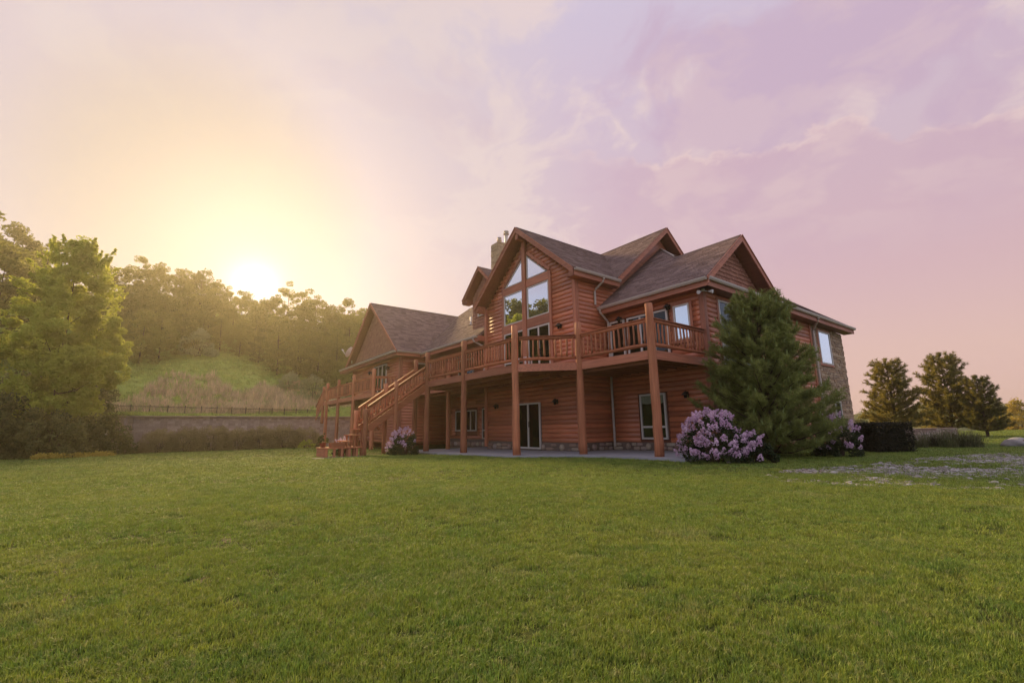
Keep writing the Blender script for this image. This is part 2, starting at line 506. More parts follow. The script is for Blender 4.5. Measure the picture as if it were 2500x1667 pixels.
def mesh_np(name, V, faces, mats, uv=None, midx=None, smooth=None, tone=None):
    """faces: (n,k) array or list of index lists"""
    me = bpy.data.meshes.new(name)
    V = np.asarray(V, dtype=np.float32)
    if isinstance(faces, np.ndarray):
        n, k = faces.shape
        me.vertices.add(len(V))
        me.vertices.foreach_set('co', V.ravel())
        me.loops.add(n*k)
        me.loops.foreach_set('vertex_index', faces.astype(np.int32).ravel())
        me.polygons.add(n)
        me.polygons.foreach_set('loop_start', np.arange(0, n*k, k, dtype=np.int32))
        me.polygons.foreach_set('loop_total', np.full(n, k, dtype=np.int32))
        me.update(calc_edges=True)
    else:
        me.from_pydata(V.tolist(), [], faces)
        me.update()
    for m in (mats if isinstance(mats, (list, tuple)) else [mats]):
        me.materials.append(m)
    if midx is not None:
        me.polygons.foreach_set('material_index', np.asarray(midx, dtype=np.int32))
    if smooth is not None:
        sm = np.full(len(me.polygons), bool(smooth)) if isinstance(smooth, bool) else np.asarray(smooth, dtype=bool)
        me.polygons.foreach_set('use_smooth', sm)
    if uv is not None:
        l = me.uv_layers.new(name='UVMap')
        l.data.foreach_set('uv', np.asarray(uv, dtype=np.float32).ravel())
    if tone is not None:
        a = me.attributes.new('tone', 'FLOAT', 'FACE')
        a.data.foreach_set('value', np.asarray(tone, dtype=np.float32))
    return me


def obj(name, me, parent=None, world=None):
    return attach(bpy.data.objects.new(name, me), parent, world)


def rebase(me, loc):
    me.transform(Matrix.Translation((-loc[0], -loc[1], -loc[2])))
    return me


class MB:
    """collects simple solids, then makes one mesh"""
    def __init__(s):
        s.v, s.f, s.m, s.sm, s.t = [], [], [], [], []

    def add(s, verts, faces, mi=0, smooth=False, tone=0.0):
        b = len(s.v)
        s.v += [tuple(float(c) for c in p) for p in verts]
        for f in faces:
            s.f.append([b + i for i in f]); s.m.append(mi); s.sm.append(smooth); s.t.append(tone)

    def frame(s, o, ax, ay, az, mi=0, tone=0.0):
        """box from corner o with edge vectors ax, ay, az"""
        o, ax, ay, az = (np.array(q, float) for q in (o, ax, ay, az))
        P = [o, o + ax, o + ax + ay, o + ay, o + az, o + ax + az, o + ax + ay + az, o + ay + az]
        F = [[0, 3, 2, 1], [4, 5, 6, 7], [0, 1, 5, 4], [1, 2, 6, 5], [2, 3, 7, 6], [3, 0, 4, 7]]
        if np.dot(np.cross(ax, ay), az) < 0:
            F = [f[::-1] for f in F]
        s.add(P, F, mi, False, tone)

    def box(s, x0, x1, y0, y1, z0, z1, mi=0, tone=0.0):
        s.frame((x0, y0, z0), (x1 - x0, 0, 0), (0, y1 - y0, 0), (0, 0, z1 - z0), mi, tone)

    def bar(s, p0, p1, w, t, up=(0, 0, 1), mi=0):
        """rectangular bar between two points; w along 'up', t across"""
        p0, p1 = np.array(p0, float), np.array(p1, float)
        d = p1 - p0
        u = np.array(up, float)
        dn = d/np.linalg.norm(d)
        u = u - dn*(u @ dn)
        u /= np.linalg.norm(u)
        c = np.cross(dn, u)
        s.frame(p0 - u*w/2 - c*t/2, d, c*t, u*w, mi)

    def tube(s, pts, radii, n=8, mi=0, smooth=True, caps=True, flat=1.0, phase=0.0):
        pts = [np.array(p, float) for p in pts]
        rings = []
        for i, p in enumerate(pts):
            d = pts[min(i + 1, len(pts) - 1)] - pts[max(i - 1, 0)]
            d /= np.linalg.norm(d)
            a = np.array([0, 0, 1.]) if abs(d[2]) < 0.9 else np.array([1., 0, 0])
            u = np.cross(d, a); u /= np.linalg.norm(u)
            w = np.cross(d, u)
            rings.append([p + radii[i]*(math.cos(phase + 2*math.pi*k/n)*u*flat + math.sin(phase + 2*math.pi*k/n)*w) for k in range(n)])
        V = [q for r in rings for q in r]
        F = []
        for i in range(len(pts) - 1):
            for k in range(n):
                a, b2 = i*n + k, i*n + (k + 1) % n
                F.append([a, b2, b2 + n, a + n])
        s.add(V, F, mi, smooth)
        if caps:
            b = len(s.v) - len(V)
            s.f += [[b + k for k in range(n)][::-1], [b + (len(pts) - 1)*n + k for k in range(n)]]
            s.m += [mi, mi]; s.sm += [False, False]; s.t += [0.0, 0.0]

    def prism(s, poly, off, mi=0, mi_top=None):
        """polygon (list of 3D points) extruded by off; first copy is the top"""
        n = len(poly)
        off = np.array(off, float)
        P = [np.array(p, float) for p in poly]
        V = P + [p + off for p in P]
        nrm = np.cross(P[1] - P[0], P[2] - P[0])
        order = list(range(n)) if nrm @ off < 0 else list(range(n))[::-1]
        s.add(V, [order], mi if mi_top is None else mi_top)
        b = len(s.v) - 2*n
        s.f.append([b + n + i for i in order[::-1]]); s.m.append(mi); s.sm.append(False); s.t.append(0.0)
        for i in range(n):
            a, c = order[i], order[(i + 1) % n]
            s.f.append([b + a, b + n + a, b + n + c, b + c]); s.m.append(mi); s.sm.append(False); s.t.append(0.0)

    def mesh(s, name, mats, tone=False):
        return mesh_np(name, s.v, s.f, mats, midx=s.m, smooth=s.sm, tone=s.t if tone else None)

    def build(s, name, mats, parent=None, base=None, tone=False):
        me = s.mesh(name, mats, tone)
        if base is not None:
            rebase(me, base)
            return obj(name, me, parent, Matrix.Translation(base))
        return obj(name, me, parent)


def basis(d, n, origin, sx=1.0):
    """matrix: local x along d (scaled), local y = outward n, local z = up"""
    d, n = Vector(d), Vector(n)
    return Matrix(((d.x*sx, n.x, 0, origin[0]), (d.y*sx, n.y, 0, origin[1]), (d.z*sx, n.z, 1, origin[2]), (0, 0, 0, 1)))


# ------------------------------------------------------------------ ground
def sstep(x, a, b):
    t = np.clip((x - a)/(b - a), 0, 1)
    return t*t*(3 - 2*t)


def lawn_z(x, y):
    x = np.asarray(x, float); y = np.asarray(y, float)
    z = -0.055 + 0.0118*np.minimum(0.0, np.maximum(x, -38.0))
    return z + 0.018*np.sin(x*0.9 + 0.4*y)*np.sin(y*0.7 - 0.3*x)*np.clip((np.abs(x - 8.2) + np.abs(y + 15))/6, 0, 1)


def hill_z(x, y):
    x = np.asarray(x, float); y = np.asarray(y, float)
    amp = 0.50 - 0.10*sstep(y, -12, 10) - 0.05*sstep(y, -20, -40)
    u = -(x + 45.0)
    rise = np.where(u > 0, np.sqrt(u*u + 9) - 3, 0.0)
    z = 2.15 + amp*np.where(rise < 45, rise, 45 + (rise - 45)*0.12) + 0.25*np.sin(x*0.35 + y*0.21) + 0.2*np.sin(y*0.5 - x*0.12)*np.clip(u/8, 0, 1)
    w = sstep(y, -18.6, -20.5)
    low = -0.9 + (z + 0.9)*sstep(x, -29.0, -42.0)
    return z*(1 - w) + low*w


def grid_mesh(name, xs, ys, zf, mat):
    X, Y = np.meshgrid(xs, ys)
    Z = zf(X, Y)
    V = np.stack([X.ravel(), Y.ravel(), Z.ravel()], 1)
    nx, ny = len(xs), len(ys)
    i = np.arange((ny - 1)*(nx - 1))
    a = (i//(nx - 1))*nx + i % (nx - 1)
    F = np.stack([a, a + 1, a + nx + 1, a + nx], 1)
    return mesh_np(name, V, F, mat, smooth=True)


def dense(lo, hi, c0, c1, fine, coarse):
    a = list(np.arange(c0, c1, fine))
    left, right, st = [], [], coarse
    x = c0
    while x > lo:
        x -= st; st *= 1.35; left.append(max(x, lo))
    st = coarse
    x = c1
    while x < hi:
        right.append(min(x, hi)); x += st; st *= 1.35
    right.append(hi)
    return np.unique(np.array(left[::-1] + a + right))


lawn = obj('lawn', grid_mesh('lawn', dense(-210, 620, -37, 16, 0.5, 1.5), dense(-170, 840, -18, 8, 0.5, 1.5),
                             lambda x, y: lawn_z(x, y) - 2.0*sstep(-np.asarray(x), 45, 60) - 2.5*sstep(np.hypot(x, y), 45, 140), M['lawn']))
tag(lawn, 'wide mown green lawn in front of the house', kind='structure')

xf = np.concatenate([np.linspace(0, 10, 21), np.linspace(10.5, 60, 60), np.linspace(62, 160, 40)])
ys = np.concatenate([np.arange(-130, -40, 3.0), np.arange(-40, 20, 0.75), np.arange(20, 120, 4.0)])
S, Y = np.meshgrid(xf, ys)
front = -36.3 + 8.3*sstep(Y, -18.7, -20.0)
X = front - S
Vh = np.stack([X.ravel(), Y.ravel(), hill_z(X, Y).ravel()], 1)
nx, ny = len(xf), len(ys)
i = np.arange((ny - 1)*(nx - 1))
a = (i//(nx - 1))*nx + i % (nx - 1)
tag(obj('hillside', mesh_np('hillside', Vh, np.stack([a, a + nx, a + nx + 1, a + 1], 1), M['hill'], smooth=True)),
    'grassy hillside rising behind the retaining wall', kind='structure')


# far hills on the right-hand horizon
def far_hills():
    n = 140
    V, F = [], []
    for k in range(n + 1):
        px = 1850 + k*(2900 - 1850)/n
        for j, (dep, base) in enumerate(((150, -5), (240, 1.5), (330, 1.0), (420, -6))):
            x, y = bearing(px, dep)
            h = base
            if j in (1, 2):
                h += 5.5 + 2.5*math.sin(k*0.11 + 1.0) + 1.4*math.sin(k*0.31 + j) + (0.8 if j == 1 else 3.0)
            V.append((x, y, h))
    for k in range(n):
        for j in range(3):
            q = k*4 + j
            F.append([q, q + 4, q + 5, q + 1])
    return mesh_np('hills', V, F, M['far_hill'], smooth=True)


tag(obj('hills', far_hills()), 'low green hills on the right horizon', kind='structure')

# patio: slab following the deck outline
pat = [(1.1, -0.05), (1.1, -3.75), (-3.25, -3.75), (-4.9, -5.4), (-14.2, -5.4), (-14.2, -0.05)]
b = MB()
b.prism([(x, y, 0.028 + 0.0118*x) for x, y in pat], (0, 0, -0.16))
tag(b.build('patio', M['concrete']), 'grey concrete patio under the deck', kind='structure')
b = MB()
b.prism([(x, y, -0.035 + 0.0118*x) for x, y in ((-11.9, -10.15), (-11.35, -10.15), (-11.35, -8.1), (-11.9, -8.1))], (0, 0, -0.12))
tag(b.build('path', plain('path_concrete', (0.20, 0.18, 0.17), 0.9)), 'pale concrete path at the foot of the stairs', kind='structure')

# evening haze
HAZE = 0.0007
if HAZE > 0:
    hb = MB()
    hb.box(-214, 640, -180, 860, -9.0, 34.0)
    m = bpy.data.materials.new('evening_haze')
    m.use_nodes = True
    m.node_tree.nodes.clear()
    g = NT(m.node_tree)
    pv = g.node('ShaderNodeVolumePrincipled')
    pv.inputs['Color'].default_value = (1.0, 0.90, 0.72, 1)
    pv.inputs['Density'].default_value = HAZE
    pv.inputs['Anisotropy'].default_value = 0.70
    g.l.new(pv.outputs[0], g.node('ShaderNodeOutputMaterial').inputs['Volume'])
    hz_ = hb.build('haze', m)
    tag(hz_, 'warm evening haze over the hill and lawn', kind='stuff')

# ------------------------------------------------------------------ house
HX, HY = -8.0, 4.0
house = empty('log_house', (HX, HY, 0.0), 'large red-brown log house with gabled roofs and a tall window wall', 'house')
GX0, GX1, GY = -11.27, -4.57, -1.85       # gable bay
LX0, LX1, LY = -27.8, -18.6, -3.55        # far wing
FL = 3.24                                  # upper floor level
COURSE = 0.19


def log_profile(n=6):
    pts = []
    for k in range(n + 1):
        a = -1.25 + 2.5*k/n
        pts.append((0.052*math.cos(a) - 0.012, COURSE*(0.5 + 0.5*math.sin(a)/math.sin(1.25))*0.985))
    return pts


def log_mesh():
    prof = log_profile()
    prof = [(-0.01, prof[0][1])] + prof + [(-0.01, prof[-1][1])]
    V, F, sm = [], [], []
    n = len(prof)
    for x in (0.0, 1.0):
        V += [(x, y, z) for y, z in prof]
    for k in range(n - 1):
        F.append([k, k + n, k + n + 1, k + 1]); sm.append(0 < k < n - 2)
    F.append(list(range(n))); sm.append(False)
    F.append([n + k for k in range(n)][::-1]); sm.append(False)
    return V, F, sm


_lv, _lf, _ls = log_mesh()
LOGS = {}
for ax in 'xy':
    LOGS[ax] = mesh_np('log_' + ax, _lv, _lf, M['log_' + ax], smooth=_ls)


def log_wall(origin, d, n, length, z0, z1, openings=(), span=None, single=True, thick=0.16, poly=None):
    """a sheathed wall with log siding; span(z) limits each course (gables)"""
    o, d, n = np.array(origin, float), np.array(d, float), np.array(n, float)
    back = MB()
    if poly is None:
        poly = [(0, z0), (length, z0), (length, z1), (0, z1)]
    back.prism([o + d*s + np.array([0, 0, z]) - n*0.02 for s, z in poly], -n*thick)
    wall = back.build('wall', M['backing'], house)
    ax = 'x' if abs(d[0]) > 0.5 else 'y'
    joined = MB()
    z = z0
    while z + COURSE*0.6 < z1:
        zm = z + COURSE*0.55
        lo, hi = (0.0, length) if span is None else span(z + COURSE)
        cuts = [(lo, hi)]
        for s0, s1, a0, a1 in openings:
            if a0 < zm < a1:
                nxt = []
                for c0, c1 in cuts:
                    if s1 <= c0 or s0 >= c1:
                        nxt.append((c0, c1))
                    else:
                        if s0 > c0: nxt.append((c0, s0))
                        if s1 < c1: nxt.append((s1, c1))
                cuts = nxt
        for c0, c1 in cuts:
            if c1 - c0 < 0.06:
                continue
            # logs are butted somewhere along the longer runs
            parts = [(c0, c1)]
            if c1 - c0 > 4.6:
                m_ = c0 + (c1 - c0)*random.uniform(0.3, 0.7)
                parts = [(c0, m_ - 0.002), (m_ + 0.002, c1)]
            for p0, p1 in parts:
                org = o + d*p0 + np.array([0, 0, z])
                if single:
                    obj('log', LOGS[ax], wall, basis(d, n, org, p1 - p0))
                else:
                    V = [org + d*(v[0]*(p1 - p0)) + n*v[1] + np.array([0, 0, v[2]]) for v in _lv]
                    bb = len(joined.v)
                    flip = np.cross(d, n)[2] < 0
                    joined.v += [tuple(q) for q in V]
                    for f_, s_ in zip(_lf, _ls):
                        joined.f.append([bb + q for q in (f_[::-1] if flip else f_)])
                        joined.m.append(0); joined.sm.append(s_); joined.t.append(0.0)
        z += COURSE
    if not single:
        w = joined.build('log_siding', M['log_' + ax], wall)
        w['kind'] = 'stuff'
    return wall


def boards(name, items, mat, parent=None):
    """each board (p0, p1, width, thickness, up) is a part of its own"""
    for it in items:
        q = MB()
        q.bar(*it)
        q.build(name, mat, parent or house)


# --- window builder -----------------------------------------------------
def window(origin, d, n, w, h, vs=(), hs=(), fw=0.06, name='window', casing=0.10, trim='trim', valance=False, handle=False):
    """frame with panes; origin = lower left corner on the wall plane"""
    o, d, n = np.array(origin, float), np.array(d, float), np.array(n, float)
    up = np.array([0, 0, 1.0])
    fr = MB()
    dep = 0.075

    def piece(mb, s0, s1, z0, z1, n0, n1):
        mb.frame(o + d*s0 + up*z0 + n*n0, d*(s1 - s0), n*(n1 - n0), up*(z1 - z0))
    piece(fr, 0, w, 0, fw, 0.004, dep)
    piece(fr, 0, w, h - fw, h, 0.004, dep)
    piece(fr, 0, fw, fw, h - fw, 0.004, dep)
    piece(fr, w - fw, w, fw, h - fw, 0.004, dep)
    xs = [0.0] + [v*w for v in vs] + [w]
    zs = [0.0] + [v*h for v in hs] + [h]
    for v in xs[1:-1]:
        piece(fr, v - fw*0.6, v + fw*0.6, fw, h - fw, 0.004, dep - 0.004)
    for v in zs[1:-1]:
        for a_, c_ in zip(xs[:-1], xs[1:]):
            piece(fr, a_ + fw*0.6, c_ - fw*0.6, v - fw*0.55, v + fw*0.55, 0.004, dep - 0.008)
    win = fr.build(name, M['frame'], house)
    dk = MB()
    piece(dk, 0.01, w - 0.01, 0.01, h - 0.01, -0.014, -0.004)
    dk.build('room_shade_panel', M['dark'], win)  # thin near-black panel stands in for the unlit room behind the glass
    for a_, c_ in zip(xs[:-1], xs[1:]):
        for e_, g_ in zip(zs[:-1], zs[1:]):
            pn = MB()
            piece(pn, a_ + fw*0.55, c_ - fw*0.55, e_ + fw*0.5, g_ - fw*0.5, 0.040, 0.046)
            pn.build('pane', M['glass' if o[2] > 3.5 else 'glass_low'], win)
    if casing:
        cs = MB()
        piece(cs, -casing, 0, -casing, h + casing, -0.015, 0.05)
        piece(cs, w, w + casing, -casing, h + casing, -0.015, 0.05)
        piece(cs, 0, w, h, h + casing, -0.015, 0.055)
        piece(cs, 0, w, -casing, 0, -0.015, 0.055)
        cs.build('casing', M[trim], win)
    if valance:
        va = MB()
        k = 14
        for q in range(k):
            s0 = 0.07 + (w - 0.14)*q/k
            s1 = 0.07 + (w - 0.14)*(q + 1)/k
            piece(va, s0, s1, h*0.79 - 0.03*math.sin(math.pi*(q + 0.5)/k*2)**2, h - fw, 0.008 + 0.010*(q % 2), 0.022 + 0.010*(q % 2))
        va.build('valance', M['curtain'], win)
    if handle:
        hd = MB()
        piece(hd, w*0.5 + 0.08, w*0.5 + 0.11, 0.95, 1.2, dep, dep + 0.04)
        hd.build('handle', M['black_metal'], win)
    return win


XP, XN, YP, YN, UP = (1., 0, 0), (-1., 0, 0), (0, 1., 0), (0, -1., 0), np.array([0, 0, 1.])

# --- walls --------------------------------------------------------------
cs = 0.10
# right wing, front
RW = 4.57
def rs(x): return x + RW            # distance along the front of the right wing
log_wall((-RW, 0, 0), XP, YN, RW, 0.30, 5.74, [
    (rs(-4.40), rs(-3.50), FL, 5.46), (rs(-3.46), rs(-1.40), FL, 5.46), (rs(-1.30), rs(-0.44), 3.98, 5.50),
    (rs(-3.12), rs(-1.75), 0.30, 2.28)])
window((-3.02, 0, 0.42), XP, YN, 1.17, 1.74, (), (0.27,), 0.07, casing=0.0, valance=True)
window((-1.20, 0, 4.06), XP, YN, 0.66, 1.34, (), (), 0.06)
window((-3.40, 0, FL), XP, YN, 1.93, 2.14, (0.34, 0.67), (), 0.07, 'patio_door', 0.0, handle=True)
window((-4.33, 0, FL), XP, YN, 0.78, 2.14, (), (), 0.08, 'door', 0.0)
# right wing, right side
log_wall((0, 0, 0), YP, XP, 9.62, 0.05, 5.74, [
    (0.86, 2.12, 2.98, 5.66), (2.20, 3.45, 2.98, 5.66), (4.6, 5.9, 2.98, 5.66), (0.9, 2.0, 0.3, 2.2), (5.0, 6.2, 0.3, 2.2)])
window((0, 0.96, 3.10), YP, XP, 1.04, 2.44, (), (0.30,), 0.06, trim='trim_y')
window((0, 2.30, 3.10), YP, XP, 1.04, 2.44, (), (0.30,), 0.06, trim='trim_y')
window((0, 4.70, 3.10), YP, XP, 1.10, 2.44, (), (0.30,), 0.06, trim='trim_y')
window((0, 5.10, 0.42), YP, XP, 1.0, 1.7, (), (), 0.06)
# stone end of the right side
sw = MB()
sw.box(-0.16, -0.02, 9.62, 14.05, -0.2, 5.74)
sw.box(-RW*3, -0.16, 13.9, 14.05, -0.2, 5.74)
stone_wall = sw.build('stone_wall', M['ledge'], house)


def ledge(mb, o, d, n, length, z0, z1, openings=(), hmin=0.06, hmax=0.15, wmin=0.15, wmax=0.5, dep=0.05):
    o, d, n = np.array(o, float), np.array(d, float), np.array(n, float)
    z = z0
    while z < z1 - 0.02:
        h = min(random.uniform(hmin, hmax), z1 - z)
        s = -random.uniform(0, 0.2)
        while s < length:
            w = random.uniform(wmin, wmax)
            a_, c_ = max(s, 0), min(s + w, length)
            s += w
            if c_ - a_ < 0.04 or any(a_ < q1 and c_ > q0 and z < r1 - 0.01 and z + h > r0 + 0.01 for q0, q1, r0, r1 in openings):
                # trim stones that run into an opening
                ok = False
                for q0, q1, r0, r1 in openings:
                    if z < r1 and z + h > r0:
                        if a_ < q0 - 0.05: c_ = q0; ok = True
                        elif c_ > q1 + 0.05: a_ = q1; ok = True
                if not ok:
                    continue
            e = dep*random.uniform(0.4, 1.2)
            P = []
            for nn, ins in ((-0.03, 0.0), (e, 0.014)):
                for (u_, v_) in ((a_ + ins, z + ins*0.6), (c_ - ins, z + ins*0.6), (c_ - ins, z + h - ins*0.6), (a_ + ins, z + h - ins*0.6)):
                    P.append(o + d*(u_ + random.uniform(-.006, .006)) + UP*(v_ + random.uniform(-.006, .006)) + n*(nn + (random.uniform(-.008, .008) if nn > 0 else 0)))
            F = [[4, 5, 6, 7], [0, 1, 5, 4], [1, 2, 6, 5], [2, 3, 7, 6], [3, 0, 4, 7]]
            if np.cross(d, n)[2] > 0:
                F = [f_[::-1] for f_ in F]
            mb.add(P, F, 0, False, random.random())
        z += h


st = MB()
ledge(st, (0, 9.62, 0), YP, XP, 4.43, -0.1, 5.72, [(0.86, 2.66, 3.74, 5.62), (1.85, 2.8, 0.3, 2.1)])
ledge(st, (0.03, 14.05, 0), XN, YP, 3.0, -0.1, 5.72)
q = st.build('ledge_stones', M['ledge'], stone_wall, tone=True)
q['kind'] = 'stuff'
window((0, 10.58, 3.86), YP, XP, 1.56, 1.68, (), (), 0.07, casing=0.10, trim='trim_y')
window((0, 11.50, 0.40), YP, XP, 0.85, 1.62, (), (), 0.07, casing=0.0)

# gable bay, front: lower, upper and the gable
GW = GX1 - GX0
GC = -7.85
G_RZ, G_SL = 10.56, 0.843


def gs(x): return x - GX0


def gspan(z):
    top = G_RZ - 0.36 - z
    hw = top/G_SL
    return max(0.0, gs(GC - hw)), min(GW, gs(GC + hw))


gpoly = [(0, 0.0), (GW, 0.0), (GW, 7.28), (gs(GC), 10.18), (0, 7.28)]
log_wall((GX0, GY, 0), XP, YN, GW, 0.30, 10.2, [
    (gs(-8.79), gs(-6.93), 0.0, 2.10), (gs(-9.72), gs(-6.02), FL, 8.00),
    (gs(-9.45), gs(-6.28), 8.0, 8.15), (gs(-9.25), gs(-6.48), 8.15, 8.34), (gs(-9.03), gs(-6.7), 8.34, 8.53), (gs(-8.8), gs(-6.95), 8.53, 8.75),
    (gs(-8.58), gs(-7.2), 8.75, 8.95), (gs(-8.32), gs(-7.42), 8.95, 9.2), (gs(-8.02), gs(-7.71), 9.2, 10.4)],
    span=gspan, poly=gpoly)
window((-8.69, GY, 0.0), XP, YN, 1.70, 2.04, (0.5,), (), 0.07, 'patio_door', 0.0, handle=True)
window((-9.58, GY, 5.98), XP, YN, 1.55, 1.56, (), (), 0.05, casing=0.0)
window((-7.72, GY, 5.98), XP, YN, 1.54, 1.54, (), (), 0.05, casing=0.0)
window((-9.58, GY, FL), XP, YN, 1.55, 2.30, (), (0.35,), 0.06, casing=0.0)
window((-7.72, GY, FL), XP, YN, 1.54, 2.28, (0.5,), (), 0.07, 'patio_door', 0.0, handle=True)


def tri_window(p):
    """three-cornered window in the gable bay front, p = [(x, z)*3]"""
    P = [np.array([x, GY - 0.004, z]) for x, z in p]
    c = sum(P)/3
    fr = MB()
    for a_, e_ in ((0, 1), (1, 2), (2, 0)):
        u = c - (P[a_] + P[e_])/2
        dirv = (P[e_] - P[a_])/np.linalg.norm(P[e_] - P[a_])
        u = u - dirv*(u @ dirv); u /= np.linalg.norm(u)
        fr.frame(P[a_], P[e_] - P[a_], u*0.045, np.array([0, -0.07, 0]))
    w = fr.build('window', M['frame'], house)
    dk = MB(); dk.prism([q + np.array([0, 0.0, 0]) for q in P], (0, 0.012, 0)); dk.build('room_shade_panel', M['dark'], w)  # near-black panel takes the place of room shade behind the pane
    pn = MB(); pn.prism([c + (q - c)*0.97 + np.array([0, -0.040, 0]) for q in P], (0, -0.006, 0)); pn.build('pane', M['glass'], w)


tri_window([(-9.50, 7.95), (-8.04, 7.95), (-8.04, 9.12)])
tri_window([(-7.70, 7.95), (-6.24, 7.95), (-7.70, 9.14)])
# timber framing round the window wall
yb = GY - 0.03
boards('timber', [
    ((-7.90, yb - 0.03, FL), (-7.90, yb - 0.03, 10.05), 0.27, 0.14, XP),
    ((-9.665, yb, FL), (-9.665, yb, 7.93), 0.16, 0.10, XP), ((-6.085, yb, FL), (-6.085, yb, 7.93), 0.16, 0.10, XP)], M['trim'])
boards('timber', [
    ((-9.58, yb, 7.745), (-8.04, yb, 7.745), 0.38, 0.09), ((-7.76, yb, 7.745), (-6.17, yb, 7.745), 0.38, 0.09),
    ((-9.58, yb, 5.76), (-8.04, yb, 5.76), 0.43, 0.09), ((-7.76, yb, 5.76), (-6.17, yb, 5.76), 0.43, 0.09),
    ((-9.66, yb, 8.01), (-8.04, yb, 9.30), 0.14, 0.09), ((-6.08, yb, 8.01), (-7.70, yb, 9.32), 0.14, 0.09)], M['trim_x'])
# gable bay sides
log_wall((GX1, GY, 0), YP, XP, 3.4, 0.30, 7.26, [])
log_wall((GX0, 0.6, 0), YN, XN, 2.45, 0.30, 7.26, [], single=False)
# main wall between the bay and the far wing
log_wall((-18.6, 0, 0), XP, YN, 7.33, 0.30, 5.7, [
    (0.9, 3.6, 0.5, 2.2), (4.1, 5.3, 0.3, 2.2), (6.3, 7.1, 0.3, 2.2), (1.2, 3.2, FL, 5.4), (4.5, 6.2, FL, 5.4)], single=False)
window((-17.6, 0, 0.78), XP, YN, 1.0, 1.27, (), (), 0.06, casing=0.0)
window((-16.45, 0, 0.78), XP, YN, 1.35, 1.27, (0.5,), (), 0.06, casing=0.0)
window((-14.45, 0, 0.32), XP, YN, 1.10, 1.78, (0.5,), (0.28,), 0.06, casing=0.0)
window((-12.25, 0, 0.32), XP, YN, 0.75, 1.78, (), (), 0.06, casing=0.0)
window((-17.3, 0, FL), XP, YN, 1.9, 2.1, (0.5,), (), 0.07, 'patio_door', 0.0, handle=True)
window((-14.0, 0, FL + 0.7), XP, YN, 1.6, 1.4, (0.5,), (), 0.06, casing=0.0)
# far wing: front and right side
log_wall((LX0, LY, 0), XP, YN, LX1 - LX0, 0.1, 5.6, [(4.55, 7.05, FL, 5.42)], single=False)
window((-23.15, LY, FL), XP, YN, 2.35, 2.10, (0.36, 0.68), (), 0.08, 'patio_door', 0.0)
log_wall((LX1, LY, 0), YP, XP, 3.55, 0.1, 5.6, [(0.95, 2.35, 4.1, 5.3)], single=False)
window((LX1, LY + 1.1, 4.18), YP, XP, 1.05, 1.02, (), (), 0.07, casing=0.0)
# walls out of the picture close the house
b = MB()
b.box(LX0 - 0.16, LX0, LY, 10.5, -0.5, 5.7)
b.box(LX0, -4.8, 10.4, 10.55, -0.5, 5.7)
b.build('wall', M['log_y'], house)
# gable of the main block above the right wing
b = MB()
b.prism([(GX1, 0.62, 7.2), (GX1, 4.56, 10.55), (GX1, 8.5, 7.2), (GX1, 8.5, 5.5), (GX1, 0.62, 5.5)], (-0.15, 0, 0))
b.build('wall', M['log_y'], house)

# corner boards
for x, y, sx, sy in ((0, 0, 1, -1), (GX1, GY, 1, -1), (GX0, GY, -1, -1), (LX1, LY, 1, -1), (LX0, LY, -1, -1)):
    ztop = 7.2 if x in (GX0, GX1) else 5.72
    q = MB()
    q.frame((x - sx*0.13, y + sy*0.0, 0.02), (sx*(0.13 + 0.055), 0, 0), (0, sy*(0.12 if x == GX0 else 0.06), 0), (0, 0, ztop))  # bay's left board deepened to shade the logs from raking sun
    q.frame((x, y - sy*0.13, 0.02), (sx*0.06, 0, 0), (0, sy*0.13, 0), (0, 0, ztop))
    q.build('corner_board', M['trim'], house)
b = MB()
b.box(0.0, 0.075, 9.52, 9.68, 0.0, 5.72)
b.build('corner_board', M['trim'], house)

# stone footing under the log walls: stones laid one by one
foot = MB()
for (x0, y0, d, L_) in ((-RW, 0, XP, RW), (GX0, GY, XP, GW), (GX1, GY, YP, 1.85), (-18.6, 0, XP, 7.33)):
    d = np.array(d)
    n_ = np.array([d[1], -d[0], 0])
    foot.frame(np.array([x0, y0, -0.3]) - n_*0.12, d*L_, n_*0.115, UP*0.6)
footing = foot.build('stone_footing', M['mortar'], house)


def field_stone(o, d, n, w, h, dep, rounded):
    P, k = [], 10 if rounded else 8
    ring = []
    for q in range(k):
        a_ = 2*math.pi*(q + 0.5)/k
        cx, cz = math.cos(a_), math.sin(a_)
        pw = 0.55 if not rounded else 1.0
        ring.append((0.5*w*math.copysign(abs(cx)**pw, cx)*random.uniform(0.9, 1.0), 0.5*h*math.copysign(abs(cz)**pw, cz)*random.uniform(0.9, 1.0)))
    for ins, nn in ((1.0, -0.02), (0.97, dep*0.6), (0.7, dep)):
        P += [o + d*(u*ins) + UP*(v*ins) + n*nn for u, v in ring]
    F = []
    for r in range(2):
        for q in range(k):
            a_, b_ = r*k + q, r*k + (q + 1) % k
            F.append([a_, b_, b_ + k, a_ + k])
    F.append([2*k + q for q in range(k)])
    if np.cross(d, n)[2] > 0:
        F = [f_[::-1] for f_ in F]
    return P, F


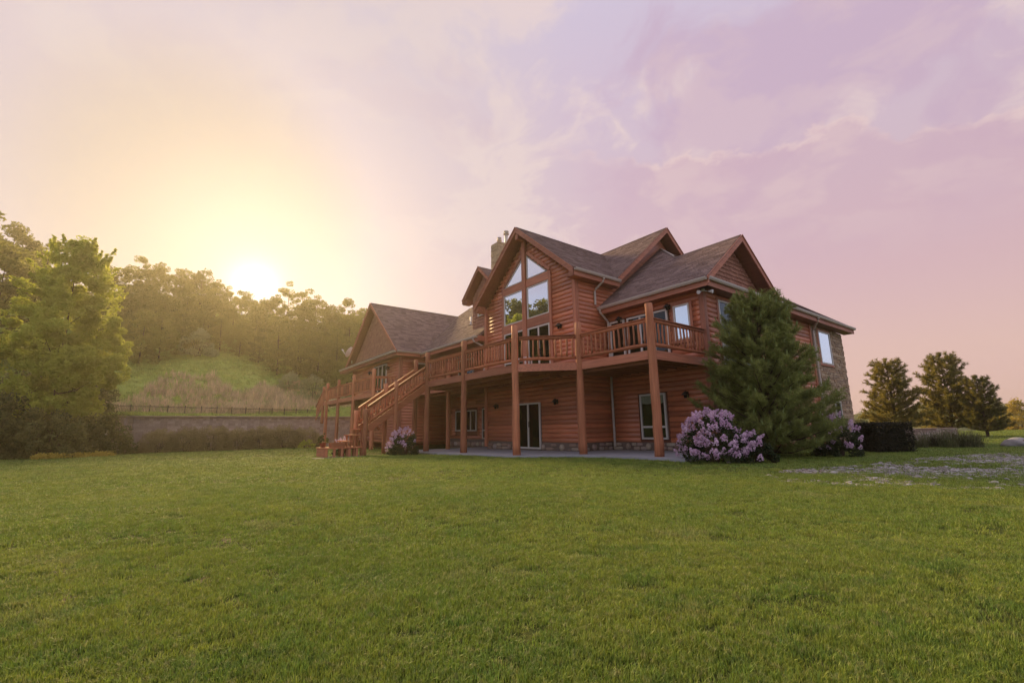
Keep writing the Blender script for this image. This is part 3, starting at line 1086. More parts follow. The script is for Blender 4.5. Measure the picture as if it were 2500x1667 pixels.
for (x0, y0, d, L_, skip) in ((-RW, 0, XP, RW, ()), (GX0, GY, XP, GW, ((2.5, 4.36),)), (GX1, GY, YP, 1.85, ()), (-18.6, 0, XP, 7.33, ())):
    d = np.array(d, float)
    n_ = np.array([d[1], -d[0], 0.])
    rows = ((0.0, 0.15), (0.155, 0.14)) if L_ != 7.33 else ((0.02, 0.27),)
    nxt_big = random.uniform(0.3, 0.9)
    bigs = []
    s = nxt_big
    while s < L_ - 0.2:
        bigs.append((s, random.uniform(0.20, 0.28))); s += random.uniform(0.9, 1.4)
    for r, (zr, hr) in enumerate(rows):
        s = 0.02
        while s < L_ - 0.05:
            w = random.uniform(0.22, 0.55)
            w = min(w, L_ - s)
            c = s + w/2
            s += w
            if any(k0 < c < k1 for k0, k1 in skip) or any(abs(c - bs) < bw*0.5 + w*0.3 for bs, bw in bigs):
                continue
            P, F = field_stone(np.array([x0, y0, 0.028 + 0.0118*(x0 + d[0]*c) + zr + hr/2]) + d*c, d, n_, w*0.96, hr*0.97, random.uniform(0.03, 0.06), False)
            q = MB(); q.add(P, F, 0, True, random.random())
            q.build('stone', M['river'], footing, tone=True)
    for c, w in bigs:
        if any(k0 < c < k1 for k0, k1 in skip):
            continue
        P, F = field_stone(np.array([x0, y0, 0.028 + 0.0118*(x0 + d[0]*c) + 0.14]) + d*c, d, n_, w, 0.27, 0.09, True)
        q = MB(); q.add(P, F, 0, True, 0.45 + 0.1*random.random())
        q.build('stone', M['river'], footing, tone=True)

# --- roofs --------------------------------------------------------------
def roof_plane(pts, eave, name='roof', thick=0.13):
    """pts: top polygon; eave: unit vector along the eave, used to lay the shingle courses"""
    P = [np.array(p, float) for p in pts]
    nrm = np.cross(P[1] - P[0], P[2] - P[0]); nrm /= np.linalg.norm(nrm)
    if nrm[2] < 0:
        P = P[::-1]; nrm = -nrm
    e = np.array(eave, float)
    up = np.cross(nrm, e); up /= np.linalg.norm(up)
    if up[2] < 0: up = -up
    n = len(P)
    V = P + [p - nrm*thick for p in P]
    F = [list(range(n)), [n + k for k in range(n)][::-1]] + [[k, n + k, n + (k + 1) % n, (k + 1) % n] for k in range(n)]
    uv = []
    for f in F:
        uv += [(V[k] @ e + 50, V[k] @ up + 50) for k in f]
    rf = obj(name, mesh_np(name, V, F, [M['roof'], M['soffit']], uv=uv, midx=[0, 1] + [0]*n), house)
    # shingle tabs laid course by course
    pu, pv = [p @ e for p in P], [p @ up for p in P]
    w0 = P[0] - e*pu[0] - up*pv[0]
    tabs = MB()
    v, row, exp = min(pv), 0, 0.15
    while v < max(pv) - 0.05:
        vm = v + exp*0.5
        xs = sorted(pu[k] + (vm - pv[k])*(pu[(k + 1) % n] - pu[k])/(pv[(k + 1) % n] - pv[k]) for k in range(n) if (pv[k] > vm) != (pv[(k + 1) % n] > vm))
        for u0, u1 in zip(xs[::2], xs[1::2]):
            u = u0 + 0.02 - random.uniform(0, 0.3)
            while u < u1 - 0.03:
                wd = random.uniform(0.26, 0.40)
                a_, c_ = max(u, u0 + 0.01), min(u + wd - 0.012, u1 - 0.01)
                u += wd
                if c_ - a_ < 0.04:
                    continue
                lift, lo = random.uniform(0.014, 0.024), v + random.uniform(-0.01, 0.006)
                q_ = [w0 + e*x_ + up*y_ + nrm*h_ for x_, y_, h_ in ((a_, lo, 0.001), (c_, lo, 0.001), (c_, lo, lift), (a_, lo, lift), (c_, v + exp, 0.006), (a_, v + exp, 0.006))]
                ff = [[3, 2, 4, 5], [0, 1, 2, 3]]
                if np.cross(e, up) @ nrm < 0:
                    ff = [f_[::-1] for f_ in ff]
                tabs.add(q_, ff, 0, False, random.random())
        v += exp
        row += 1
    if len(tabs.f) > 40:
        t_ = tabs.build('shingles', M['tab'], rf, tone=True)
        t_['kind'] = 'stuff'
    return rf


# gable bay
r0, r1 = -2.42, G_RZ
ez = G_RZ - G_SL*3.76
roof_plane([(GC, r0, r1), (GC - 3.76, r0, ez), (GC - 3.76, 0.3, ez), (GC, 4.5, r1)], YP)
roof_plane([(GC, r0, r1), (GC + 3.76, r0, ez), (GC + 3.76, 0.58, ez), (GC, 4.5, r1)], YP)
# main block: right part with its gable, left part sweeping down over the porch
MR, MS = 11.0, 0.846
roof_plane([(-8.6, 4.56, MR), (-4.10, 4.56, MR), (-4.10, 0.44, MR - MS*4.12), (-8.6, 0.44, MR - MS*4.12)], XP)
roof_plane([(-8.6, 4.56, MR), (-4.10, 4.56, MR), (-4.10, 8.68, MR - MS*4.12), (-8.6, 8.68, MR - MS*4.12)], XP)
PS = 0.75
roof_plane([(-8.55, 4.56, MR), (-23.4, 4.56, MR), (-23.4, 2.6, MR - PS*1.96), (-18.05, -2.38, MR - PS*6.94), (-11.35, -2.38, MR - PS*6.94), (-11.35, 0.3, MR - PS*4.26), (-8.55, 3.8, MR - PS*0.76)], XP)
roof_plane([(-8.55, 4.56, MR), (-23.4, 4.56, MR), (-23.4, 10.9, MR - PS*6.34), (-8.55, 10.9, MR - PS*6.34)], XP)
# far wing
LC, LR = -23.2, 10.07
lz = 5.84
roof_plane([(LC, -4.05, LR), (LC + 5.13, -4.05, lz), (LC + 5.13, -1.9, lz), (LC, 4.0, LR)], YP)
roof_plane([(LC, -4.05, LR), (LC - 5.13, -4.05, lz), (LC - 5.13, 10.5, lz), (LC, 10.5, LR)], YP)
roof_plane([(LC - 6.5, -4.07, lz), (LC + 5.15, -4.07, lz), (LC + 4.72, -3.50, lz + 0.36), (LC - 6.5, -3.50, lz + 0.36)], XP, thick=0.06)
# right wing: hip with a gable on its right side
RZ, RS = 6.05, 0.78
def rz(t): return RZ + RS*t
roof_plane([(0.5, -0.5, RZ), (-RW, -0.5, RZ), (-RW, 4.57, rz(5.07)), (-2.45, 2.45, rz(2.95)), (0.5, 2.45, rz(2.95))], XP)
roof_plane([(0.5, 2.45, rz(2.95)), (-2.45, 2.45, rz(2.95)), (0.5, 5.4, RZ)], XP)
roof_plane([(0.5, 5.4, RZ), (0.5, 14.57, RZ), (-RW, 9.5, rz(5.07)), (-RW, 4.57, rz(5.07)), (-2.45, 2.45, rz(2.95))], YP)
roof_plane([(0.52, -0.48, RZ + 0.01), (0.52, 5.4, RZ + 0.01), (0.0, 4.9, rz(0.5)), (0.0, 0.0, rz(0.5))], YP, thick=0.05)
roof_plane([(0.5, 14.57, RZ), (-13.0, 14.57, RZ), (-13.0, 9.5, rz(5.07)), (-RW, 9.5, rz(5.07))], XP)
# ridge caps
for p0, p1 in (((GC, r0, r1 + 0.012), (GC, 4.05, r1 + 0.012)), ((-4.1, 4.56, MR + 0.012), (-23.4, 4.56, MR + 0.012)), ((LC, -4.05, LR + 0.012), (LC, 3.3, LR + 0.012)),
               ((0.5, 2.45, rz(2.95) + 0.012), (-2.45, 2.45, rz(2.95) + 0.012)), ((-2.45, 2.45, rz(2.95) + 0.01), (-RW, 4.57, rz(5.07) + 0.01)), ((0.5, 14.57, RZ + 0.02), (-RW, 9.5, rz(5.07) + 0.02))):
    q = MB()
    d_ = np.array(p1) - np.array(p0)
    h_ = np.cross(d_/np.linalg.norm(d_), UP); h_ /= np.linalg.norm(h_)
    for s_ in (-1, 1):
        q.prism([np.array(p0), np.array(p1), np.array(p1) + h_*s_*0.14 - UP*0.11, np.array(p0) + h_*s_*0.14 - UP*0.11], (0, 0, 0.02))
    me = q.mesh('ridge_cap', M['roof'])
    obj('ridge_cap', me, house)
# flashing strip where the hip meets the gable wall
boards('flashing', [((-2.6, 2.62, rz(3.1) + 0.05), (-4.4, 4.42, rz(4.9) + 0.05), 0.05, 0.04)], M['gutter'])


def rake(p0, p1, n, w=0.26, mat='trim_x'):
    """bargeboard hung from a roof edge, n = outward normal"""
    p0, p1, n = np.array(p0, float), np.array(p1, float), np.array(n, float)
    q = MB()
    q.frame(p0 - UP*(w + 0.01) + n*0.002, p1 - p0, n*0.045, UP*w)
    q.build('rake_board', M[mat], house)
    q = MB()
    q.frame(p0 - UP*0.03 + n*0.048, p1 - p0, n*0.03, UP*0.045)
    q.build('drip_edge', M['trim_x'], house)


for C_, Z_, ZE, HW, yy in ((GC, r1, ez, 3.76, r0), (LC, LR, lz, 5.13, -4.05)):
    rake((C_ - HW, yy, ZE), (C_, yy, Z_), YN)
    rake((C_ + HW, yy, ZE), (C_, yy, Z_), YN)
for yy in (0.44, 8.68):
    rake((-4.10, yy, MR - MS*4.12), (-4.10, 4.56, MR), XP, mat='trim_y')
for yy in (-0.5, 5.4):
    rake((0.5, yy, RZ + 0.02), (0.5, 2.45, rz(2.95)), XP, mat='trim_y')
# boxed rake ends of the gable bay
for sx in (-1, 1):
    q = MB()
    q.box(*sorted((GC + sx*3.74, GC + sx*3.44)), r0 + 0.05, GY - 0.05, ez - 0.34, ez - 0.02)
    q.build('rake_return', M['trim_x'], house)
q = MB()
q.frame((GC - 0.10, r0 + 0.02, r1 - 0.62), (0.2, 0, 0), (0, 0.5, 0), (0, 0, 0.45))
q.build('ridge_beam', M['trim'], house)


# gutters, fascia boards and flat soffits along the eaves
def gutter(p0, p1, n, wall_gap, z):
    p0, p1, n = np.array(p0, float), np.array(p1, float), np.array(n, float)
    p0[2] = p1[2] = z
    d = p1 - p0
    g = MB()
    prof = [(0.01, 0.0), (0.01, -0.10), (0.085, -0.105), (0.115, -0.055), (0.125, -0.02), (0.125, 0.01), (0.105, 0.01), (0.10, -0.035), (0.075, -0.085), (0.025, -0.085), (0.025, 0.0)]
    V = [p0 + n*a_ + UP*c_ for a_, c_ in prof] + [p1 + n*a_ + UP*c_ for a_, c_ in prof]
    k = len(prof)
    F = [[i_, (i_ + 1) % k, k + (i_ + 1) % k, k + i_] for i_ in range(k)] + [list(range(k))[::-1], [k + i_ for i_ in range(k)]]
    if np.cross(d, n)[2] > 0:
        F = [f_[::-1] for f_ in F]
    g.add(V, F)
    g.build('gutter', M['gutter'], house)
    fb = MB()
    fb.frame(p0 - UP*0.30 - n*0.035, d, n*0.04, UP*0.27)
    fb.build('fascia', M['trim_x' if abs(d[0]) > abs(d[1]) else 'trim_y'], house)
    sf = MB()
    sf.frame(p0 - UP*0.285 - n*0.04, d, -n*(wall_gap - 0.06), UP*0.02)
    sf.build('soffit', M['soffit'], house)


gutter((-4.52, -0.5, 0), (0.5, -0.5, 0), YN, 0.5, RZ - 0.03)
gutter((0.5, -0.5, 0), (0.5, 14.57, 0), XP, 0.5, RZ - 0.03)
gutter((GC + 3.76, r0 + 0.05, 0), (GC + 3.76, 0.5, 0), XP, 0.5, ez - 0.03)
gutter((GC - 3.76, 0.3, 0), (GC - 3.76, r0 + 0.05, 0), XN, 0.35, ez - 0.03)
gutter((-18.07, -2.38, 0), (-11.36, -2.38, 0), YN, 2.3, MR - PS*6.94 - 0.03)
gutter((LC + 5.13, -4.05, 0), (LC + 5.13, -2.45, 0), XP, 0.5, lz - 0.03)
gutter((LC - 6.5, -4.08, 0), (LC + 5.13, -4.08, 0), YN, 0.5, lz - 0.03)
# soffit of the porch eave end
b = MB()
b.box(-11.36, -11.28, -2.36, -1.92, 5.5, 5.78)
b.build('soffit_end', M['trim_y'], house)


def downspout(pts, r=0.05):
    q = MB()
    P = [np.array(p, float) for p in pts]
    out = [P[0]]
    for a_, c_, e_ in zip(P[:-2], P[1:-1], P[2:]):
        u = (c_ - a_)/np.linalg.norm(c_ - a_); w = (e_ - c_)/np.linalg.norm(e_ - c_)
        out += [c_ - u*0.05, c_ + w*0.05]
    out.append(P[-1])
    q.tube(out, [r]*len(out), 8, smooth=False, phase=math.pi/8)
    q.build('downspout', M['gutter'], house)


downspout([(GC + 3.82, -0.62, ez - 0.12), (GC + 3.82, -0.62, ez - 0.25), (GX1 + 0.10, -0.75, ez - 0.62), (GX1 + 0.10, -0.75, 6.12)])
downspout([(-4.40, -0.56, RZ - 0.12), (-4.40, -0.56, RZ - 0.25), (-4.36, -0.11, RZ - 0.62), (-4.36, -0.11, 0.1)])
downspout([(0.56, 9.35, RZ - 0.12), (0.56, 9.35, RZ - 0.24), (0.13, 9.75, RZ - 0.62), (0.13, 9.75, 0.0)])
downspout([(-11.7, -2.45, 5.66), (-11.7, -2.45, 5.55), (-11.38, -1.93, 5.2), (-11.38, -1.93, 3.4)])


# shingled gables: rows of cedar shakes
def shakes(o, d, n, base, rows, exp, span, one_by_one, parent_name='gable_wall', backing=None):
    o, d, n = np.array(o, float), np.array(d, float), np.array(n, float)
    bk = MB()
    bk.prism(backing, -n*0.12)
    wall = bk.build(parent_name, M['backing'], house)
    joined = MB()
    for r in range(rows):
        z = base + r*exp
        lo, hi = span(z + exp*0.6)
        s = lo
        while s < hi - 0.02:
            w = min(random.uniform(0.13, 0.30), hi - s)
            top = 0.012
            bot = random.uniform(0.040, 0.056)
            drop = random.uniform(-0.012, 0.012)
            a_, c_ = s + 0.004, s + w - 0.004
            P = [o + d*a_ + UP*(z + drop) + n*0.0, o + d*c_ + UP*(z + drop) + n*0.0, o + d*c_ + UP*(z + exp*1.05) + n*0.0, o + d*a_ + UP*(z + exp*1.05) + n*0.0,
                 o + d*a_ + UP*(z + drop) + n*bot, o + d*c_ + UP*(z + drop) + n*bot, o + d*c_ + UP*(z + exp*1.05) + n*top, o + d*a_ + UP*(z + exp*1.05) + n*top]
            F = [[4, 5, 6, 7], [0, 1, 5, 4], [1, 2, 6, 5], [3, 0, 4, 7]]
            if np.cross(d, n)[2] > 0:
                F = [f_[::-1] for f_ in F]
            if one_by_one:
                q = MB(); q.add(P, F, 0, False, random.random()); q.build('shingle', M['shake'], wall, tone=True)
            else:
                joined.add(P, F, 0, False, random.random())
            s += w
    if not one_by_one:
        q = joined.build('shingles', M['shake'], wall, tone=True)
        q['kind'] = 'stuff'
    return wall


def spanR(z):
    hw = (rz(2.95) - 0.30 - z)/RS
    return 2.45 - hw, 2.45 + hw


shakes((0, 0, 0), YP, XP, rz(0.5) - 0.02, 10, 0.175, spanR, True,
       backing=[(-0.001, -0.2, 6.2), (-0.001, 5.1, 6.2), (-0.001, 2.45, rz(2.95) - 0.2)])


def spanL(z):
    hw = (LR - 0.30 - z)/0.825
    return LC - hw, LC + hw


shakes((0, LY, 0), XP, YN, lz + 0.33, 19, 0.185, spanL, False,
       backing=[(LC - 4.5, LY + 0.001, 5.7), (LC + 4.5, LY + 0.001, 5.7), (LC + 4.5, LY + 0.001, 6.1), (LC, LY + 0.001, LR - 0.2), (LC - 4.5, LY + 0.001, 6.1)])
# dormer left of the window gable
DC, DY, DZ = -12.2, -1.3, 10.03
DS = 0.93


def spanD(z):
    hw = min(1.31, (DZ - 0.30 - z)/DS)
    return DC - hw, DC + hw


dw = shakes((0, DY, 0), XP, YN, 6.5, 17, 0.19, spanD, False,
            backing=[(DC - 1.31, DY + 0.001, 6.3), (DC + 1.31, DY + 0.001, 6.3), (DC + 1.31, DY + 0.001, 8.45), (DC, DY + 0.001, DZ - 0.2), (DC - 1.31, DY + 0.001, 8.45)])
b = MB()
b.box(DC - 1.31, DC + 1.31, DY + 0.13, 1.6, 6.6, 8.4)
b.build('dormer_wall', M['shake'], house)
dz = DZ - DS*1.76
roof_plane([(DC, -1.75, DZ), (DC - 1.76, -1.75, dz), (DC - 1.76, 1.6, dz), (DC, 3.6, DZ)], YP)
roof_plane([(DC, -1.75, DZ), (DC + 1.76, -1.75, dz), (DC + 1.76, 1.6, dz), (DC, 3.6, DZ)], YP)
rake((DC - 1.76, -1.75, dz), (DC, -1.75, DZ), YN, 0.22)
rake((DC + 1.76, -1.75, dz), (DC, -1.75, DZ), YN, 0.22)
q = MB(); q.box(DC - 1.76, DC - 1.32, -1.73, DY - 0.002, dz - 0.26, dz - 0.02); q.build('rake_return', M['trim_x'], house)
window((-12.85, DY - 0.045, 7.25), XP, YN, 1.1, 0.85, (0.5,), (), 0.06, casing=0.0)

# chimney
ch = MB()
cx0, cx1, cy0, cy1, cz = -13.06, -12.26, -0.30, 1.05, 11.97
ch.box(cx0 + 0.04, cx1 - 0.04, cy0 + 0.04, cy1 - 0.04, 7.5, cz - 0.02)
chimney = ch.build('chimney', M['tan_stone'], house)
st = MB()
ledge(st, (cx0, cy0 + 0.04, 0), XP, YN, cx1 - cx0, 8.0, cz, dep=0.06)
ledge(st, (cx1 - 0.04, cy0, 0), YP, XP, cy1 - cy0, 8.0, cz, dep=0.06)
ledge(st, (cx0 + 0.04, cy1, 0), YN, XN, cy1 - cy0, 8.0, cz, dep=0.06)
q = st.build('chimney_stones', M['tan_stone'], chimney, tone=True)
q['kind'] = 'stuff'
for x_, y_, r_, h_ in ((-12.62, 0.02, 0.09, 0.46), (-12.62, 0.55, 0.105, 1.02)):
    q = MB()
    q.tube([(x_, y_, cz - 0.1), (x_, y_, cz + h_ - 0.22)], [r_, r_], 14)
    q.tube([(x_, y_, cz + h_ - 0.24), (x_, y_, cz + h_ - 0.20)], [r_*1.75, r_*1.75], 14)
    q.tube([(x_, y_, cz + h_ - 0.20), (x_, y_, cz + h_ - 0.06)], [r_*1.15, r_*1.15], 14)
    q.tube([(x_, y_, cz + h_ - 0.09), (x_, y_, cz + h_ - 0.05)], [r_*1.55, r_*1.55], 14)
    q.tube([(x_, y_, cz + h_ - 0.05), (x_, y_, cz + h_)], [r_*1.5, r_*0.4], 14)
    q.build('flue', M['flue'], chimney)
# plumbing vent on the porch roof
q = MB()
q.tube([(-15.6, -0.15, 7.35), (-15.6, -0.15, 7.98)], [0.055, 0.055], 10)
q.tube([(-15.6, -0.15, 7.46), (-15.6, -0.15, 7.52)], [0.16, 0.06], 10)
q.build('vent_pipe', M['white'], house)

# ------------------------------------------------------------------ deck
deck = empty('wooden_deck', (-8.0, -3.0, 0.0), 'raised cedar deck on tall log posts wrapping the front of the house', 'deck')
OUT = [(0.0, -0.02), (0.0, -3.3), (-3.1, -3.3), (-4.75, -4.95), (-11.95, -4.95)]
OUT2 = [(-13.3, -4.95), (-13.3, -3.0), (-18.7, -3.0)]
OUT3 = [(-18.75, -3.66), (-19.4, -4.95), (-30.9, -4.95), (-30.9, -3.6)]


def floor(poly):
    q = MB()
    q.prism([(x, y, FL - 0.02) for x, y in poly], (0, 0, -0.05))
    q.build('deck_floor', M['rail_x'], deck)


floor([(-0.02, -0.06), (-0.02, -3.27), (-3.08, -3.27), (-4.5, -4.69), (-4.5, -0.06)])
floor([(-4.51, -1.93), (-4.51, -4.70), (-4.74, -4.92), (-13.27, -4.92), (-13.27, -1.93)])
floor([(-11.35, -1.92), (-18.55, -1.92), (-18.55, -0.06), (-11.35, -0.06)])
floor([(-13.28, -1.93), (-13.28, -3.0), (-18.54, -3.0), (-18.54, -1.93)])
floor([(-18.78, -3.63), (-19.42, -4.92), (-30.88, -4.92), (-30.88, -3.63)])


def rough_tube(mb, p0, p1, r, n=9, seg=6, wob=0.012, flat=1.0):
    p0, p1 = np.array(p0, float), np.array(p1, float)
    pts = [p0 + (p1 - p0)*k/seg + (np.array([random.uniform(-wob, wob) for _ in range(3)]) if 0 < k < seg else 0) for k in range(seg + 1)]
    mb.tube(pts, [r*random.uniform(0.92, 1.08) for _ in pts], n, flat=flat, phase=random.random())


BAL = []
for v in range(5):
    q = MB()
    pts = [np.array([random.uniform(-.008, .008), random.uniform(-.008, .008), k/4]) for k in range(5)]
    q.tube(pts, [0.034*random.uniform(0.85, 1.15) for _ in pts], 7)
    BAL.append(q.mesh('baluster', M['post']))


def railing(p0, p1, parent, za0=None, za1=None, spacing=0.19, hi=4.27, lo=3.42, skew=0.0, mat=None):
    """top rail, bottom rail and stick balusters between two points (z ramps when skew given)"""
    p0, p1 = np.array(p0, float), np.array(p1, float)
    d = p1 - p0
    L_ = np.linalg.norm(d)
    mt = M[mat or ('rail_x' if abs(d[0]) >= abs(d[1]) else 'rail_y')]
    h0, h1 = (hi, hi) if za0 is None else (za0, za1)
    gap = hi - lo
    A, B = np.array([p0[0], p0[1], h0]), np.array([p1[0], p1[1], h1])
    q = MB()
    rough_tube(q, A - UP*0.085, B - UP*0.085, 0.062, flat=0.8)
    q.bar(A - UP*0.012, B - UP*0.012, 0.028, 0.15)
    q.build('top_rail', mt, parent)
    q = MB()
    rough_tube(q, A - UP*gap, B - UP*gap, 0.062, flat=0.7)
    q.build('bottom_rail', mt, parent)
    n = max(2, int(L_/spacing))
    for k in range(n):
        t = (k + 0.5)/n
        c = A + (B - A)*t
        z0 = c[2] - gap + 0.02
        h = gap - 0.11
        m4 = Matrix.Translation((c[0], c[1], z0)) @ Matrix.Rotation(random.uniform(0, 6.3), 4, 'Z') @ Matrix.Rotation(random.uniform(-.02, .02), 4, 'X') @ Matrix.Diagonal((random.uniform(.85, 1.2), random.uniform(.85, 1.2), h, 1))
        obj('baluster', random.choice(BAL), parent, m4)


def inset(p0, p1, a=0.13):
    p0, p1 = np.array(p0, float), np.array(p1, float)
    u = (p1 - p0)/np.linalg.norm(p1 - p0)
    return p0 + u*a, p1 - u*a


for path in (OUT, OUT2, OUT3):
    for p0, p1 in zip(path[:-1], path[1:]):
        q = MB()
        p0_, p1_ = inset(p0, p1, 0.05)
        q.bar((*p0_, 3.10), (*p1_, 3.10), 0.28, 0.05)
        q.build('rim_beam', M['trim_x' if abs(p1[0] - p0[0]) > abs(p1[1] - p0[1]) else 'trim_y'], deck)
for a_, c_ in ((OUT[0], OUT[1]), (OUT[1], OUT[2]), (OUT[2], OUT[3]), (OUT[3], (-8.45, -4.95)), ((-8.45, -4.95), OUT[4]),
               (OUT2[1], OUT2[2]), (OUT3[0], OUT3[1]), (OUT3[1], (-23.2, -4.95)), ((-23.2, -4.95), (-26.75, -4.95)), ((-26.75, -4.95), (-29.8, -4.95)), ((-29.8, -4.95), OUT3[2])):
    railing(*inset(a_, c_), deck)
# descending hand rail at the far left end
railing((-30.9, -4.95), (-32.9, -4.95), deck, 4.2, 3.0)
q = MB(); q.bar((-30.9, -4.95, 3.1), (-33.0, -4.95, 1.9), 0.25, 0.05); q.build('stringer', M['trim_x'], deck)


def post(x, y, ztop, r0=0.145, r1=0.12, zb=None):
    zb = 0.03 + 0.0118*x - 0.02 if zb is None else zb
    q = MB()
    k = 12
    pts, rr = [], []
    for i_ in range(k + 1):
        t = i_/k
        pts.append((x + random.uniform(-.008, .008), y + random.uniform(-.008, .008), zb + (ztop - zb)*t))
        rr.append((r0 + (r1 - r0)*t)*random.uniform(0.96, 1.05))
    q.tube(pts, rr, 9, phase=random.random())
    q.build('post', M['post'], deck)


for x, y in ((0.0, -3.3), (-3.1, -3.3), (-4.8, -4.95), (-8.45, -4.95), (-11.95, -4.95)):
    post(x, y, 4.72)
post(-13.3, -4.95, 4.5, 0.12, 0.11)
post(-13.3, -3.0, 4.5, 0.12, 0.11)
for x in (-19.4, -23.2, -26.75, -29.8):
    post(x, -4.95, 4.72, 0.13, 0.115, -0.45)
post(-30.9, -4.95, 4.5, 0.12, 0.11, 1.5)
# joists and carrying beams under the floor
for y0, x0, x1 in ((-3.05, -4.4, -0.1), (-4.5, -13.2, -4.9), (-3.2, -13.2, -4.8), (-4.5, -30.7, -19.5), (-2.2, -18.4, -13.4)):
    q = MB(); q.bar((x0, y0, 3.0), (x1, y0, 3.0), 0.26, 0.08); q.build('beam', M['trim_x'], deck)
jm = MB()
x = -0.4
while x > -13.2:
    y0 = -3.22 if x > -3.1 else max(-4.88, -3.3 - (-3.1 - x))
    y1 = -0.1 if x > GX1 or x < GX0 else GY - 0.1
    jm.box(x - 0.02, x + 0.02, y0, y1, 2.98, 3.165)
    x -= 0.42
x = -13.6
while x > -30.6:
    y0, y1 = (-2.95, -0.1) if x > -18.5 else (-4.88, LY - 0.1)
    if not -19.6 < x < -18.5:
        jm.box(x - 0.02, x + 0.02, y0, y1, 2.98, 3.165)
    x -= 0.42
q = jm.build('joists', M['trim_y'], deck)
q['kind'] = 'stuff'

# staircase coming down towards the lawn
stair = empty('wooden_staircase', (-12.6, -7.0, 0.0), 'wooden staircase with stick balusters descending from the deck to the lawn', 'staircase')
SL = 0.71
for X_ in (-11.98, -13.27):
    q = MB()
    q.bar((X_, -4.95, 3.02), (X_, -7.85, 3.02 - SL*2.9), 0.30, 0.06)
    q.build('stringer', M['rail_y'], stair)
    railing((X_, -5.08), (X_, -7.86), stair, 3.98, 3.98 - SL*2.78, spacing=0.145, hi=3.98, lo=3.26)
    for yy, zt in ((-6.55, 3.18), (-7.95, 1.86)):
        q = MB()
        rough_tube(q, (X_, yy, -0.22), (X_, yy, zt), 0.105, 9, 8, 0.006)
        q.build('newel', M['post'], stair)
for k in range(11):
    y_, z_ = -5.10 - 0.252*k, FL - 0.178*(k + 1)
    q = MB()
    q.box(-13.22, -12.03, y_ - 0.14, y_ + 0.14, z_ - 0.05, z_)
    q.build('tread', M['rail_x'], stair)
for y0, y1, z_, xa, xb in ((-8.15, -7.85, 1.0, -13.3, -12.05), (-8.45, -8.15, 0.74, -13.3, -12.05), (-8.75, -8.45, 0.48, -13.3, -12.05)):
    q = MB(); q.box(xa, xb, y0 - 0.02, y1, z_ - 0.05, z_); q.build('tread', M['rail_x'], stair)
    for xx in (xa + 0.06, (xa + xb)/2, xb - 0.10):
        q = MB(); q.box(xx, xx + 0.07, y0 + 0.06, y0 + 0.13, -0.25, z_ - 0.052); q.build('step_leg', M['post'], stair)
q = MB()
rough_tube(q, (-12.0, -7.95, 1.86), (-12.0, -7.3, 0.95), 0.05, 8, 3, 0.0)
q.build('hand_rail', M['rail_y'], stair)
q = MB()
q.box(-13.35, -11.95, -9.65, -7.9, 0.16, 0.21)
q.build('landing', M['rail_y'], stair)
for k in range(6):
    q = MB(); q.box(-12.02, -11.97, -9.60 + k*0.32, -9.50 + k*0.32, -0.25, 0.158); q.build('landing_post', M['post'], stair)
q = MB(); q.box(-13.3, -12.0, -9.62, -9.57, -0.25, 0.155); q.build('landing_skirt', M['trim_x'], stair)

box = empty('planter_box', (-12.25, -9.05, 0.21), 'low wooden planter box on the landing at the stair foot', 'planter')
q = MB()
for k in range(2):
    q.box(-12.06, -12.03, -9.34, -8.78, 0.212 + k*0.105, 0.31 + k*0.105)
    q.box(-12.47, -12.44, -9.34, -8.78, 0.212 + k*0.105, 0.31 + k*0.105)
q.box(-12.44, -12.06, -9.34, -9.31, 0.212, 0.415)
q.box(-12.44, -12.06, -8.81, -8.78, 0.212, 0.415)
q.build('box_side', M['rail_y'], box)
q = MB(); q.box(-12.44, -12.06, -9.31, -8.81, 0.22, 0.37); q.build('soil', M['soil'], box)


# ------------------------------------------------------------------ lamps, dish, camera heads
def wall_lamp(x, y, z, n, label):
    t = empty('wall_lamp', (x, y, z), label, 'lamp', 'black wall lanterns on the log house')
    n = np.array(n, float)
    s = np.cross(n, UP)
    c = np.array([x, y, z])
    q = MB(); q.frame(c - s*0.05 - UP*0.10 + n*0.03, s*0.10, n*0.03, UP*0.2); q.build('back_plate', M['black_metal'], t)
    q = MB(); q.tube([c + n*0.05 + UP*0.06, c + n*0.15 + UP*0.13, c + n*0.19 + UP*0.10], [0.012]*3, 6); q.build('arm', M['black_metal'], t)
    q = MB(); q.tube([c + n*0.19 + UP*0.11, c + n*0.19 + UP*0.03, c + n*0.19 - UP*0.02], [0.03, 0.10, 0.15], 12); q.build('shade', M['black_metal'], t)
    q = MB(); q.tube([c + n*0.19 - UP*0.02, c + n*0.19 - UP*0.13], [0.06, 0.045], 10); q.build('lamp_glass', M['dark'], t)


wall_lamp(-10.24, GY, 2.0, YN, 'black wall lantern left of the lower sliding door')
wall_lamp(-5.87, GY, 2.0, YN, 'black wall lantern right of the lower sliding door')
wall_lamp(-0.92, 0, 2.03, YN, 'black wall lantern beside the tall pine, right of the lower window')
wall_lamp(-5.48, GY, 5.22, YN, 'black wall lantern right of the tall window wall, above the deck')
wall_lamp(-3.72, 0, 5.40, YN, 'black wall lantern above the deck, left of the right-hand corner post')
wall_lamp(-1.37, 0, 5.42, YN, 'black wall lantern between patio door and narrow upper window')
wall_lamp(-12.9, 0, 2.0, YN, 'black wall lantern in the dark recess under the deck')
wall_lamp(-20.4, LY, 4.98, YN, 'black wall lantern right of the patio door on the far wing')
wall_lamp(-23.7, LY, 4.98, YN, 'black wall lantern left of the patio door on the far wing')
wall_lamp(-27.4, LY, 4.98, YN, 'black wall lantern at the far left corner of the far wing')

